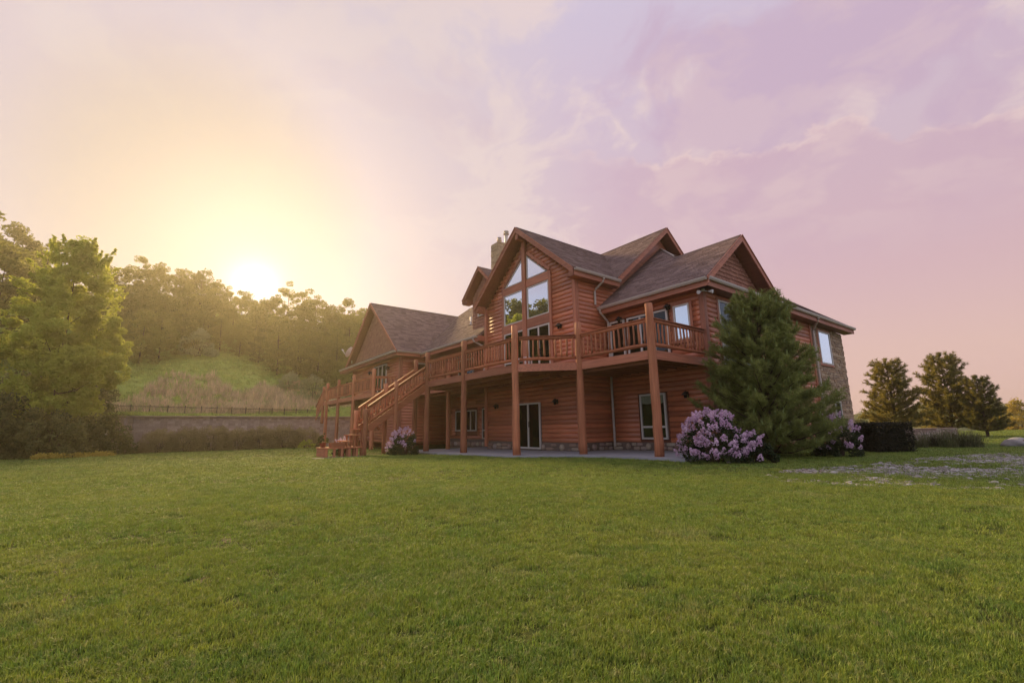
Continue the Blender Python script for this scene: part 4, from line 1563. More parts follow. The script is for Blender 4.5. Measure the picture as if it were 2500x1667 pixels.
fl = empty('floodlight', (0.12, -0.14, 5.72), 'twin white floodlight heads under the right eave corner', 'floodlight')
for nm, dx, dy in (('lamp_head', -0.03, -0.22), ('lamp_head', 0.26, 0.06)):
    q = MB()
    c = np.array([0.12 + dx, -0.14 + dy, 5.60]); u = np.array([dx, dy, -0.08]); u /= np.linalg.norm(u)
    q.tube([c - u*0.10, c - u*0.02, c + u*0.06], [0.03, 0.05, 0.07], 12)
    q.build(nm, M['white'], fl)
q = MB(); q.tube([(0.12, -0.14, 5.75), (0.12, -0.14, 5.66)], [0.06, 0.06], 12); q.tube([(0.06, -0.26, 5.62), (0.12, -0.14, 5.68), (0.27, -0.1, 5.62)], [0.015]*3, 6); q.build('bracket', M['white'], fl)

dish = empty('satellite_dish', (-27.6, -4.0, 6.2), 'small pale satellite dish on the far left eave', 'dish')
q = MB()
c = np.array([-27.6, -4.05, 7.05]); n_ = np.array([-0.62, -0.55, 0.45]); n_ /= np.linalg.norm(n_)
a_ = np.cross(n_, UP); a_ /= np.linalg.norm(a_); b_ = np.cross(a_, n_)
V, F = [c - n_*0.05], []
for r_ in (0.2, 0.36, 0.46):
    V += [c + n_*(0.45*r_*r_ - 0.05) + r_*(math.cos(t)*a_*0.8 + math.sin(t)*b_) for t in np.linspace(0, 2*math.pi, 18, endpoint=False)]
for k in range(18):
    F.append([0, 1 + k, 1 + (k + 1) % 18])
    for r_ in range(2):
        F.append([1 + r_*18 + k, 1 + (r_ + 1)*18 + k, 1 + (r_ + 1)*18 + (k + 1) % 18, 1 + r_*18 + (k + 1) % 18])
q.add(V, F, 0, True)
q.build('reflector', M['white'], dish)
q = MB(); q.tube([c - n_*0.05 - b_*0.4, c + n_*0.62 - b_*0.15], [0.018, 0.018], 6); q.build('feed_arm', M['white'], dish)
q = MB(); q.tube([c + n_*0.55 - b_*0.12, c + n_*0.72 - b_*0.10], [0.06, 0.05], 8); q.build('receiver', M['white'], dish)
q = MB(); q.tube([c - n_*0.06, (-27.5, -3.85, 6.6), (-27.5, -3.85, 6.15)], [0.025]*3, 8); q.build('mast', M['white'], dish)

bl = empty('barbecue_grill', (-6.95, -2.8, FL), 'small silver grill table on the deck behind the slanted railing', 'grill')
q = MB(); q.box(-7.6, -6.5, -3.05, -2.6, FL + 0.62, FL + 0.68); q.build('shelf', M['white'], bl)
for x_ in (-7.5, -6.6):
    for y_ in (-3.0, -2.66):
        q = MB(); q.box(x_ - 0.025, x_ + 0.025, y_ - 0.025, y_ + 0.025, FL - 0.02, FL + 0.618); q.build('leg', M['white'], bl)

hose = MB()
hose.tube([(-12.6 + 0.45*k, -0.75 + 0.12*math.sin(k*1.1), 0.028 + 0.0118*(-12.6 + 0.45*k) + 0.03) for k in range(12)], [0.03]*12, 6)
tag(hose.build('garden_hose', plain('hose_green', (0.02, 0.07, 0.05)), base=(-10, -0.7, -0.1)), 'dark green hose lying along the patio wall under the deck', 'hose')

# ------------------------------------------------------------------ retaining wall, fence
rw = empty('retaining_wall', (-36, -7, -0.4), 'long mauve-grey block retaining wall at the foot of the hill', 'wall')
blk, core = MB(), MB()
path = [(-36.0, 7.0)] + [(-36.0, y) for y in np.arange(6.55, -16.6, -0.45)]
cx_, cy_ = -37.3, -16.75
for k in range(1, 7):
    t = math.pi/2*k/6
    path.append((cx_ + 1.3*math.cos(t), cy_ - 1.3*math.sin(t)))
path += [(cx_ - 0.45*k, cy_ - 1.3) for k in range(1, 8)]
for p0, p1 in zip(path[:-1], path[1:]):
    p0, p1 = np.array(p0), np.array(p1)
    u = (p1 - p0)/np.linalg.norm(p1 - p0)
    nn = np.array([-u[1], u[0]])
    if nn @ (np.array([-30, -8]) - p0) < 0: nn = -nn
    L_ = np.linalg.norm(p1 - p0)
    core.frame((*(p0 - nn*0.35), -0.9), (*(u*L_), 0), (*(nn*0.33), 0), (0, 0, 3.0))
    z = -0.75
    r = 0
    while z < 2.15:
        s0 = 0.0
        for w in ((0.45,) if r % 2 == 0 else (0.225, 0.225)):
            w = w*L_/0.45
            e = random.uniform(0.0, 0.03)
            o = (*(p0 + u*(s0 + 0.010) - nn*0.02), z + 0.010)
            blk.frame(o, (*(u*(w - 0.020)), 0), (*(nn*(0.06 + 2*e)), 0), (0, 0, 0.18), 0, random.random())
            s0 += w
        z += 0.2
        r += 1
core.build('wall_core', M['block'], rw)
q = blk.build('blocks', M['block'], rw, tone=True)
q['kind'] = 'stuff'
cp = MB()
for p0, p1 in zip(path[:-1], path[1:]):
    cp.bar((*(np.array(p0) + 0), 2.20), (*(np.array(p1) + 0), 2.20), 0.07, 0.55)
cp.build('coping', M['block'], rw)

fence = empty('metal_fence', (-45, -10, 2.2), 'dark metal picket fence on top of the retaining wall', 'fence')
fa, fb = np.array(bearing(262, 38)), np.array(bearing(800, 54.5))
NSEC = 15
for k in range(NSEC + 1):
    p = fa + (fb - fa)*k/NSEC
    q = MB(); q.box(p[0] - 0.04, p[0] + 0.04, p[1] - 0.04, p[1] + 0.04, 1.9, 3.44); q.build('post', M['bronze'], fence)
for k in range(NSEC):
    p0, p1 = fa + (fb - fa)*k/NSEC, fa + (fb - fa)*(k + 1)/NSEC
    for z_ in (3.28, 2.72, 2.26):
        q = MB(); q.bar((*p0, z_), (*p1, z_), 0.035, 0.03); q.build('rail', M['bronze'], fence)
    for j in range(1, 13):
        c = p0 + (p1 - p0)*j/13
        q = MB(); q.box(c[0] - 0.011, c[0] + 0.011, c[1] - 0.011, c[1] + 0.011, 2.2, 3.38)
        if k*12 + j <= 300:
            q.build('picket', M['bronze'], fence)


# ------------------------------------------------------------------ plants
def rot_to(d):
    return Vector(d).to_track_quat('Z', 'Y').to_matrix().to_4x4()


def leaf_quads(C, size, rng, up_bias=0.3, aspect=0.55):
    """rhombic leaves at centres C"""
    n = len(C)
    d = rng.normal(size=(n, 3)); d /= np.linalg.norm(d, axis=1)[:, None]
    nrm = rng.normal(size=(n, 3)); nrm[:, 2] = np.abs(nrm[:, 2]) + up_bias
    nrm /= np.linalg.norm(nrm, axis=1)[:, None]
    a = np.cross(nrm, d); a /= (np.linalg.norm(a, axis=1)[:, None] + 1e-9)
    b = np.cross(nrm, a)
    s = (size*rng.uniform(0.6, 1.25, n))[:, None]
    V = np.stack([C - a*s*0.5, C + b*s*0.5*aspect - nrm*s*0.06, C + a*s*0.5, C - b*s*0.5*aspect - nrm*s*0.06], 1).reshape(-1, 3)
    F = np.arange(4*n).reshape(n, 4)
    return V, F


def in_ball(n, rng):
    d = rng.normal(size=(n, 3)); d /= np.linalg.norm(d, axis=1)[:, None]
    return d*(rng.uniform(0.25, 1.0, n)**0.5)[:, None]


def broadleaf(seed, H, R, z0, profile, clumps, per, size, squash=0.7, clump_r=0.16, nlimb=22, trunk_r=0.02, top_sprigs=0):
    """returns trunk MB, crown (V, F); profile(t) -> relative radius"""
    rng = np.random.default_rng(seed)
    cen = []
    while len(cen) < clumps:
        t = rng.uniform(0, 1)
        rmax = profile(t)
        if rng.uniform() > rmax + 0.15: continue
        rr = rmax*(rng.uniform(0.08, 1.0)**0.6)
        a = rng.uniform(0, 2*math.pi)
        cen.append((R*rr*math.cos(a)*(1 + 0.12*math.sin(3*a + seed)), R*rr*math.sin(a)*(1 + 0.12*math.cos(2*a)), z0 + (H - z0)*t))
    cen = np.array(cen)
    parts = []
    for c in cen:
        cr = clump_r*R*rng.uniform(0.55, 1.35)
        k = int(per*rng.uniform(0.6, 1.4))
        q = in_ball(k, rng)*np.array([cr, cr, cr*squash])
        parts.append(c + q)
    for k in range(top_sprigs):
        a = rng.uniform(0, 2*math.pi); r = R*0.42*math.sqrt(rng.uniform())
        bz = z0 + (H - z0)*rng.uniform(0.82, 0.93)
        ln = rng.uniform(0.06, 0.12)*H
        m = 120
        tt = rng.uniform(0, 1, m)
        p = np.stack([r*math.cos(a)*(1 + 0.35*tt), r*math.sin(a)*(1 + 0.35*tt), bz + ln*tt], 1) + rng.normal(size=(m, 3))*0.035*R*(1.15 - tt)[:, None]
        parts.append(p)
    for k in range(top_sprigs*6):
        t = rng.uniform(0.08, 0.9); a = rng.uniform(0, 2*math.pi); r = R*profile(t)*rng.uniform(0.8, 1.0)
        ln = rng.uniform(0.10, 0.26)*R
        m = 70
        tt = rng.uniform(0, 1, m)
        dr = np.array([math.cos(a), math.sin(a), rng.uniform(0.2, 1.1)])
        p = np.array([r*math.cos(a), r*math.sin(a), z0 + (H - z0)*t]) + dr*(ln*tt)[:, None] + rng.normal(size=(m, 3))*0.045*R*(1.15 - tt)[:, None]
        parts.append(p)
    C = np.concatenate(parts)
    V, F = leaf_quads(C, size, rng)
    tr = MB()
    lean = rng.normal(size=2)*0.02*H
    pts = [(lean[0]*t, lean[1]*t, H*0.86*t) for t in np.linspace(0, 1, 9)]
    pts[0] = (0, 0, -0.3)
    tr.tube(pts, [H*trunk_r*(1.25 if i_ == 0 else 1.0)*(1 - 0.9*t) for i_, t in enumerate(np.linspace(0, 1, 9))], 8)
    idx = rng.choice(len(cen), min(nlimb, len(cen)), replace=False)
    for i_ in idx:
        c = cen[i_]
        zb = max(H*0.12, min(H*0.75, c[2] - 0.55*math.hypot(c[0], c[1])))
        t = zb/(H*0.86)
        p0 = np.array([lean[0]*t, lean[1]*t, zb])
        mid = (p0 + c)/2 + np.array([0, 0, -0.06*R]) + rng.normal(size=3)*0.05*R
        r = H*trunk_r*(1 - 0.9*t)*0.5
        tr.tube([p0, mid, c], [r, r*0.6, r*0.2], 5, caps=False)
    return tr, (V, F)


def ovoid(t): return max(0.05, math.sin(math.pi*min(1, 0.12 + 0.88*t))**0.6)*(1.0 if t < 0.45 else 1 - 0.35*(t - 0.45)/0.55)


def mapleish(t):
    return float(np.interp(t, [0, 0.12, 0.3, 0.5, 0.7, 0.86, 1.0], [0.55, 0.9, 1.0, 0.92, 0.68, 0.40, 0.10]))


def place_tree(name, label, cat, loc, trunk_me, crown_me, group=None, rz=0.0, scale=1.0, crown='crown'):
    t = empty(name, loc, label, cat, group, rz, scale)
    w = WM[t.name]
    if trunk_me is not None:
        obj('trunk', trunk_me, t, w.copy())
    obj(crown, crown_me, t, w.copy())
    return t


# the big maple on the left
tr, (V, F) = broadleaf(11, 14.4, 3.35, 1.9, mapleish, 270, 260, 0.23, 0.7, 0.15, 20, 0.010, top_sprigs=20)
mx, my = bearing(122, 29)
place_tree('maple_tree', 'tall fresh green maple tree at the left edge beyond the lawn', 'tree', (mx, my, float(lawn_z(mx, my))),
           tr.mesh('trunk', M['bark']), mesh_np('crown', V, F, M['maple']), rz=0.4)

# the wood on the hill: five shapes, copied one by one
KIND = []
for sd, H, R, z0, prof, cl, per, sz in ((21, 12, 4.4, 1.6, ovoid, 95, 120, 0.36), (22, 13, 4.0, 1.2, mapleish, 95, 115, 0.36), (23, 11, 4.8, 1.0, ovoid, 105, 110, 0.36),
                                       (24, 12, 3.9, 0.6, ovoid, 90, 115, 0.34), (25, 13, 3.6, 3.2, ovoid, 40, 90, 0.34)):
    tr, (V, F) = broadleaf(sd, H, R, z0, prof, cl, per, sz, 0.7, 0.2, 14, 0.014)
    KIND.append((H, tr.mesh('trunk', M['bark']), mesh_np('crown', V, F, M['oak'])))
# px bearing, depth, top height above the camera in px, kind
SKY = [(-60, 62, 545, 0), (40, 60, 520, 4), (20, 66, 470, 2), (110, 64, 430, 0), (205, 66, 425, 2), (285, 68, 447, 1), (340, 69, 430, 0), (395, 70, 413, 2),
       (452, 70, 418, 3), (492, 72, 383, 0), (528, 74, 372, 4), (560, 72, 352, 2), (608, 73, 338, 3), (650, 74, 340, 0), (676, 78, 384, 4), (716, 76, 371, 4), (752, 74, 335, 0),
       (795, 74, 322, 3), (834, 74, 325, 1), (872, 75, 298, 2), (900, 72, 305, 4), (930, 80, 260, 0), (985, 82, 230, 2)]
NAMES = ['tall dense tree on the wooded hill skyline', 'open airy tree with sky showing through']
SKYWORD = ['at the far left of the hill above the maple', 'rising behind the maple top on the left', 'low behind the maple', 'just left of the maple crown', 'hidden half behind the maple crown', 'just right of the maple top', 'two crowns right of the maple', 'three crowns right of the maple',
           'at the drop of the skyline left of the sun', 'on the slope left of the sun gap', 'thin beside the sun gap', 'at the left of the sun gap', 'low in the sun gap', 'at the right of the sun gap', 'wispy and tallest right of the sun', 'wispy, second right of the sun', 'in the dip right of the wispy trees',
           'left of the rounded bright crown', 'with rounded bright crown near the house', 'between the bright crown and the house', 'thin and leafless looking beside the house roof', 'behind the ridge of the far wing', 'behind the far wing roof']


def hill_tree(px, dep, toppx, kind, label, rz):
    x, y = bearing(px, dep)
    z = float(hill_z(x, y))
    ztop = CAM[2] + toppx*dep/F_PX
    H0, tm, cm = KIND[kind]
    s = max(0.35, (ztop - z)/H0)
    place_tree('hill_tree', label, 'tree', (x, y, z - 0.2), tm, cm, 'trees of the wood on the hill', rz, s)


for k, (px, dep, top, kd) in enumerate(SKY):
    hill_tree(px, dep, top, kd, ('open airy' if kd == 4 else 'dense') + ' skyline tree, ' + SKYWORD[k], k*1.7)
# the wood below the skyline reads as one mass of crowns
k = 0
for dep, step, off in ((64, 50, 0), (69, 60, 26)):
    for px in range(215 + off, 930, step):
        y_edge = float(np.interp(px, [230, 400, 560, 700, 830, 930], [905, 872, 872, 890, 915, 925]))
        dd = dep - float(np.interp(px, [230, 330, 430, 560], [10, 8.5, 3, 0])) + random.uniform(-1.5, 1.5)
        horizon = 1044 + (1250 - px)*math.tan(rad(0.854))
        sky_top = float(np.interp(px, [s_[0] for s_ in SKY], [s_[2] for s_ in SKY]))
        base_px = horizon - y_edge
        frac = 0.55 if dep < 66 else 0.8
        top = base_px + (sky_top - base_px)*frac*random.uniform(0.85, 1.1)
        hill_tree(px, dd, top, random.choice((0, 1, 2, 3)), 'dense tree in the shaded front of the hill wood, one of many alike', k*2.1)
        k += 1
# trees of the same wood farther left, outside the frame (they show in the windows)
for k, (x, y) in enumerate(((-58, -30), (-52, -36), (-60, -42), (-50, -44), (-44, -50), (-56, -52), (-40, -58), (-34, -62), (-62, -36), (-47, -40), (-26, -64), (-52, -62), (-54, -40), (-50.5, -41), (-58, -47), (-48, -46))):
    H0, tm, cm = KIND[k % 4]
    place_tree('hill_tree', 'tree of the hill wood left of the picture', 'tree', (x, y, float(hill_z(x, y)) - 0.2), tm, cm, 'trees of the wood left of the picture', k*1.3, (1.15 + 0.25*(k % 3)) if k < 12 else 1.55)


def bush_mesh(seed, rx, ry, h, clumps, per, size, mat, name='foliage'):
    rng = np.random.default_rng(seed)
    parts = []
    for _ in range(clumps):
        a = rng.uniform(0, 2*math.pi); t = rng.uniform(0.0, 1)**1.3
        r = math.sqrt(max(0.0, 1 - (t*0.98)**2.2))*(rng.uniform(0.45, 1)**0.5)
        c = np.array([rx*r*math.cos(a), ry*r*math.sin(a), 0.03*h + h*0.90*t*rng.uniform(0.85, 1.08)])
        cr = 0.2*min(rx, ry, h)*rng.uniform(0.7, 1.4)
        parts.append(c + in_ball(int(per*rng.uniform(.6, 1.4)), rng)*cr)
    C = np.concatenate(parts)
    C[:, 2] = np.maximum(C[:, 2], 0.02)
    V, F = leaf_quads(C, size, rng)
    return mesh_np(name, V, F, mat)


def stems_mesh(seed, rx, ry, h, n, r=0.012, mat='bark'):
    rng = np.random.default_rng(seed)
    q = MB()
    for _ in range(n):
        a = rng.uniform(0, 2*math.pi); s = rng.uniform(0.2, 0.85)
        top = np.array([rx*s*math.cos(a), ry*s*math.sin(a), h*rng.uniform(0.6, 0.95)])
        base = np.array([top[0]*0.2, top[1]*0.2, -0.1])
        q.tube([base, (base + top)/2 + np.array([0, 0, 0.1*h]), top], [r, r*0.7, r*0.3], 5, caps=False)
    return q.mesh('stem', M[mat])


def shrub(name, label, loc, fm, sm, group=None, rz=0.0, scale=1.0, cat='shrub'):
    t = empty(name, loc, label, cat, group, rz, scale)
    w = WM[t.name]
    if sm is not None:
        obj('stem', sm, t, w.copy())
    obj('foliage', fm, t, w.copy())
    return t


# undergrowth below the maple
BM = [bush_mesh(31, 2.2, 1.8, 2.9, 90, 90, 0.17, M['bush']), bush_mesh(32, 1.9, 1.7, 2.2, 80, 90, 0.16, M['bush'])]
BS = [stems_mesh(33, 2.0, 1.6, 2.4, 14, 0.03), stems_mesh(34, 1.7, 1.5, 1.9, 12, 0.025)]
for k, (px, dep, sc_, lb) in enumerate(((-30, 25.5, 1.3, 'dark leafy bush at the left picture edge below the maple'), (45, 27, 1.2, 'dark leafy bush left of the maple trunk'), (118, 26.5, 1.0, 'dark leafy bush hiding the foot of the maple trunk'),
                                        (180, 28, 1.05, 'reddish leafy bush right of the maple trunk'), (232, 29.5, 0.95, 'low leafy bush beside the end of the retaining wall'), (15, 31, 1.7, 'tall bush behind the others at the left edge'), (150, 33, 1.5, 'tall bush behind the maple trunk'), (215, 35, 1.3, 'bush on the bank behind the wall end'))):
    x, y = bearing(px, dep)
    shrub('undergrowth_bush', lb, (x, y, float(max(lawn_z(x, y), hill_z(x, y) if y < -20 else -9)) - 0.05), BM[k % 2], BS[k % 2], 'bushes below the maple', k*1.9, sc_)
# hedge row in front of the retaining wall
HM = [bush_mesh(41, 1.35, 1.35, 1.85, 150, 85, 0.10, M['hedge']), bush_mesh(42, 1.25, 1.35, 1.75, 140, 85, 0.10, M['hedge'])]
HS = [stems_mesh(43, 1.5, 1.0, 1.6, 18, 0.02), stems_mesh(44, 1.4, 1.0, 1.5, 18, 0.02)]
words = ['first shrub of the hedge row, at the wall end', 'second shrub of the hedge row from the wall end', 'third shrub of the hedge row, in front of the wall', 'fourth shrub of the hedge row, thick and mid-row', 'fifth shrub of the hedge row, right of its middle', 'sixth shrub of the hedge row, nearer the stairs', 'last shrub of the hedge row, towards the stairs']
for k in range(7):
    x, y = -33.2 + 0.06*k, -15.4 + 1.62*k
    shrub('hedge_shrub', words[k], (x, y, float(lawn_z(x, y)) - 0.02), HM[k % 2], HS[k % 2], 'hedge row before the retaining wall', k*2.3, 0.92 + 0.1*((k*7) % 3)/2)
x, y = bearing(752, 37)
shrub('hedge_shrub', 'small bright green shrub at the wall foot near the stairs', (x, y, float(lawn_z(x, y))), bush_mesh(47, 0.9, 0.7, 0.6, 30, 50, 0.10, M['maple']), None)
# pale flowering shrubs at the edge of the wood
PM = bush_mesh(51, 1.6, 1.5, 2.4, 60, 60, 0.2, M['pale'])
PS_ = stems_mesh(52, 1.3, 1.2, 2.0, 10, 0.03)
for k, (px, yb_, dep, s_, lb) in enumerate(((760, 880, 58, 1.25, 'rounded pale silvery shrub at the wood edge near the house'), (460, 815, 60, 1.5, 'pale feathery shrub in the middle of the wood edge'), (697, 850, 60, 0.95, 'small pale shrub left of the rounded silvery one'), (838, 890, 60, 0.8, 'small pale shrub beside the far wing roof'))):
    x, y = bearing(px, dep)
    hz = 1044 + (1250 - px)*math.tan(rad(0.854))
    shrub('pale_shrub', lb, (x, y, float(hill_z(x, y))), PM, PS_, 'pale shrubs along the wood edge', k*1.3, s_)


# --- pines ---------------------------------------------------------------
def pine(seed, H, R, whorls, per_whorl, shoots, needles, nlen, nwid, z_low=0.05, power=0.85):
    rng = np.random.default_rng(seed)
    tr = MB()
    tr.tube([(0, 0, -0.2), (0, 0, H*0.5), (0, 0, H*0.97)], [0.022*H, 0.014*H, 0.003*H], 8)
    SC_, SD, candles = [], [], []
    for wv in range(whorls):
        t = z_low + (0.95 - z_low)*(wv + rng.uniform(-.3, .3))/whorls
        L0 = R*(1 - t)**power*(1.0 if t > 0.18 else 0.80 + 1.1*t)
        for kb in range(per_whorl):
            a = 2*math.pi*(kb + rng.uniform(-.35, .35))/per_whorl + wv*0.9
            L_ = L0*rng.uniform(0.64, 1.14) + 0.1
            rise = rng.uniform(0.10, 0.35) + 0.55*t
            base = np.array([0, 0, H*t])
            tip = base + np.array([L_*math.cos(a), L_*math.sin(a), L_*rise])
            mid = (base + tip)/2 - np.array([0, 0, 0.06*L_])
            tr.tube([base, mid, tip], [0.010*H*(1 - t)*0.6 + 0.006, 0.006 + 0.003*H*(1 - t), 0.004], 5, caps=False)
            ns = max(3, int(shoots*L_/R))
            for sidx in range(ns):
                u = 0.22 + 0.78*(sidx + rng.uniform())/ns
                p = base*(1 - u)**2 + 2*u*(1 - u)*mid + u*u*tip
                sa = a + rng.choice((-1, 1))*rng.uniform(0.3, 1.15)*(1.05 - 0.6*u)
                sl = L_*rng.uniform(0.10, 0.30)*(1.15 - 0.5*u) + nlen
                el = rng.uniform(0.10, 0.85)
                d = np.array([math.cos(sa)*math.cos(el), math.sin(sa)*math.cos(el), math.sin(el)])
                SC_.append((p, p + d*sl)); SD.append(d)
                if u > 0.6 and rng.uniform() < 0.07: candles.append((p + d*sl, d))
            d = tip - mid; d /= np.linalg.norm(d)
            d = d*0.7 + np.array([0, 0, 0.5]); d /= np.linalg.norm(d)
            SC_.append((tip - d*nlen, tip + d*nlen*1.2)); SD.append(d)
            if rng.uniform() < 0.6: candles.append((tip + d*nlen*1.2, d))
    top = np.array([0, 0, H])
    for kb in range(5):
        a = kb*1.26
        d = np.array([0.3*math.cos(a), 0.3*math.sin(a), 1]) if kb else np.array([0, 0, 1.])
        d /= np.linalg.norm(d)
        SC_.append((top - np.array([0, 0, 0.25]), top - np.array([0, 0, 0.25]) + d*0.3)); SD.append(d)
        candles.append((top - np.array([0, 0, 0.25]) + d*0.3, d))
    P0 = np.repeat(np.array([s_[0] for s_ in SC_]), needles, 0)
    P1 = np.repeat(np.array([s_[1] for s_ in SC_]), needles, 0)
    D = np.repeat(np.array(SD), needles, 0)
    n = len(P0)
    u = rng.uniform(0.15, 1.0, n)[:, None]
    base = P0 + (P1 - P0)*u
    r = rng.normal(size=(n, 3)); r -= D*(r*D).sum(1)[:, None]; r /= np.linalg.norm(r, axis=1)[:, None]
    nd = D*0.62 + r*0.78
    nd /= np.linalg.norm(nd, axis=1)[:, None]
    ln = nlen*rng.uniform(0.7, 1.2, n)[:, None]
    side = np.cross(nd, rng.normal(size=(n, 3))); side /= np.linalg.norm(side, axis=1)[:, None]
    V = np.stack([base - side*nwid*0.5, base + side*nwid*0.5, base + nd*ln], 1).reshape(-1, 3)
    F = np.arange(3*n).reshape(n, 3)
    cm = MB()
    for p, d in candles:
        for _ in range(2):
            dd = d*0.5 + np.array([0, 0, 0.8]) + rng.normal(size=3)*0.12
            dd /= np.linalg.norm(dd)
            cm.tube([p - dd*0.02, p + dd*nlen*rng.uniform(0.7, 1.3)], [nwid*1.3, nwid*0.5], 4, caps=False)
    return tr, (V, F), cm


tr, (V, F), cm = pine(61, 5.15, 1.92, 22, 11, 20, 74, 0.14, 0.013, z_low=0.03, power=0.62)
pt = empty('pine_tree', (1.78, -0.08, -0.06), 'full green pine tree with pale candles at the house corner', 'tree')
w = WM[pt.name]
obj('trunk', tr.mesh('trunk', M['bark']), pt, w.copy())
obj('crown', mesh_np('crown', V, F, M['needle']), pt, w.copy())
q = obj('candles', cm.mesh('candles', M['candle']), pt, w.copy())
q['kind'] = 'stuff'
tr, (V, F), cm = pine(62, 5.2, 1.58, 15, 8, 13, 38, 0.19, 0.030, z_low=0.10, power=0.55)
PT = (tr.mesh('trunk', M['bark']), mesh_np('crown', V, F, M['far_needle']))
for k, (px, dep, s_, lb) in enumerate(((2190, 30, 1.0, 'golden-edged pine tree behind the low stone wall'), (2328, 30.5, 1.08, 'tallest golden-edged pine right of the low stone wall'), (2408, 28.5, 0.74, 'smaller pine leaning on the right side of the tall one'))):
    x, y = bearing(px, dep)
    place_tree('pine_tree', lb, 'tree', (x, y, -0.1), *PT, 'pines right of the house', k*2.0, s_)


# --- lilacs ----------------------------------------------------------------
def blossom_mesh(seed):
    rng = np.random.default_rng(seed)
    C = []
    for k in range(46):
        t = rng.uniform(0, 1); r = (0.062*(1 - t)**0.7 + 0.012)*rng.uniform(0.55, 1.0)
        a = rng.uniform(0, 2*math.pi)
        C.append((r*math.cos(a), r*math.sin(a), 0.15*t))
    V, F = leaf_quads(np.array(C), 0.042, rng, 0.3, 0.95)
    return mesh_np('blossom', V, F, M['lilac'])


BL = [blossom_mesh(s_) for s_ in (71, 72, 73)]


def lilac(loc, rx, ry, h, seed, nbl, label, leaves=70, face=(-0.6, -0.8)):
    rng = np.random.default_rng(seed)
    t = empty('lilac_bush', loc, label, 'bush', 'lilac bushes in bloom')
    w = WM[t.name]
    obj('stem', stems_mesh(seed, rx*0.9, ry*0.9, h*0.9, 24, 0.014), t, w.copy())
    obj('foliage', bush_mesh(seed + 1, rx*0.93, ry*0.93, h*0.93, leaves, 95, 0.075, M['lilac_leaf']), t, w.copy())
    n = 0
    while n < nbl:
        a = rng.uniform(0, 2*math.pi); z = rng.uniform(0.08, 1.0)
        rr = math.sqrt(max(0, 1 - (z*0.98)**2.2))*rng.uniform(0.86, 1.03)
        p = np.array([rx*rr*math.cos(a), ry*rr*math.sin(a)])
        if p @ np.array(face) < -0.35*max(rx, ry) and rng.uniform() < 0.8: continue
        d = np.array([p[0]/rx, p[1]/ry, 0.75 + z]); d /= np.linalg.norm(d)
        m4 = w @ Matrix.Translation((p[0], p[1], 0.05 + h*0.93*z)) @ rot_to(d + rng.normal(size=3)*0.25) @ Matrix.Scale(rng.uniform(0.7, 1.25), 4)
        obj('blossom', BL[n % 3], t, m4)
        n += 1
    return t


lilac((1.70, -3.30, -0.06), 0.92, 0.84, 1.36, 81, 190, 'big lilac bush thick with mauve blossom by the corner deck post', 75)
lilac((2.42, -2.62, -0.06), 0.55, 0.5, 0.70, 85, 34, 'small low lilac at the foot of the tall pine', 30)
lilac((3.15, 1.15, -0.06), 0.72, 0.7, 1.25, 88, 48, 'sparser lilac bush on the right of the tall pine', 55)
lilac((-11.05, -6.5, -0.18), 0.75, 0.7, 1.15, 91, 60, 'round lilac bush with few blossoms in front of the staircase', 60)
lilac((-14.0, -8.3, -0.2), 0.45, 0.4, 0.75, 95, 16, 'small wispy lilac left of the stair treads', 16)

# potted plant by the stair landing
pp = empty('potted_plant', (-13.1, -9.42, 0.21), 'dark leafy plant in a red pot on the stair landing', 'plant')
w = Matrix.Translation((-13.1, -9.42, 0.21))
q = MB(); q.tube([(0, 0, 0), (0, 0, 0.2), (0, 0, 0.22)], [0.10, 0.15, 0.16], 14); obj('pot', q.mesh('pot', M['pot']), pp, w.copy())
obj('foliage', bush_mesh(98, 0.22, 0.22, 0.42, 24, 40, 0.07, M['bush']), pp, w @ Matrix.Translation((0, 0, 0.18)))

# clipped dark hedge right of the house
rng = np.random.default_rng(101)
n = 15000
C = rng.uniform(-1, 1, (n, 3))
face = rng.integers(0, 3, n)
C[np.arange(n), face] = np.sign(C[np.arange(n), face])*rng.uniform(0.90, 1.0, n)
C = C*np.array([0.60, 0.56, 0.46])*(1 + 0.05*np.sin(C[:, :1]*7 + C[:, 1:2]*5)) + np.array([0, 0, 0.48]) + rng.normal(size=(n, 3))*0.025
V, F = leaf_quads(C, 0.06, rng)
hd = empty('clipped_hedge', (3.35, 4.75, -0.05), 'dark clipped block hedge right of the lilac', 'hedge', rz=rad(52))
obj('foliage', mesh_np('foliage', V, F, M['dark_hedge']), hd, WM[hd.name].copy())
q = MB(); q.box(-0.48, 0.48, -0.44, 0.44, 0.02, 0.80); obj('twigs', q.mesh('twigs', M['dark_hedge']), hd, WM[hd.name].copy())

# low stone wall and boulders on the right
lw = empty('low_stone_wall', (2.8, 14.5, 0), 'low dry stone wall behind the ornamental grasses', 'wall')
w0, w1 = np.array(bearing(2140, 23.5)), np.array(bearing(2335, 24.5))
u = (w1 - w0)/np.linalg.norm(w1 - w0)
nn = np.array([u[1], -u[0]])
q = MB()
q.frame((*(w0 - nn*0.2), -0.3), (*(u*np.linalg.norm(w1 - w0)), 0), (*(nn*0.19), 0), (0, 0, 0.88))
q.build('wall_core', M['block'], lw)
st = MB()
ledge(st, (*w0, 0), (*u, 0), (*nn, 0), float(np.linalg.norm(w1 - w0)), -0.2, 0.6, hmin=0.08, hmax=0.16, wmin=0.2, wmax=0.5)
q = st.build('wall_stones', M['river'], lw, tone=True)
q['kind'] = 'stuff'


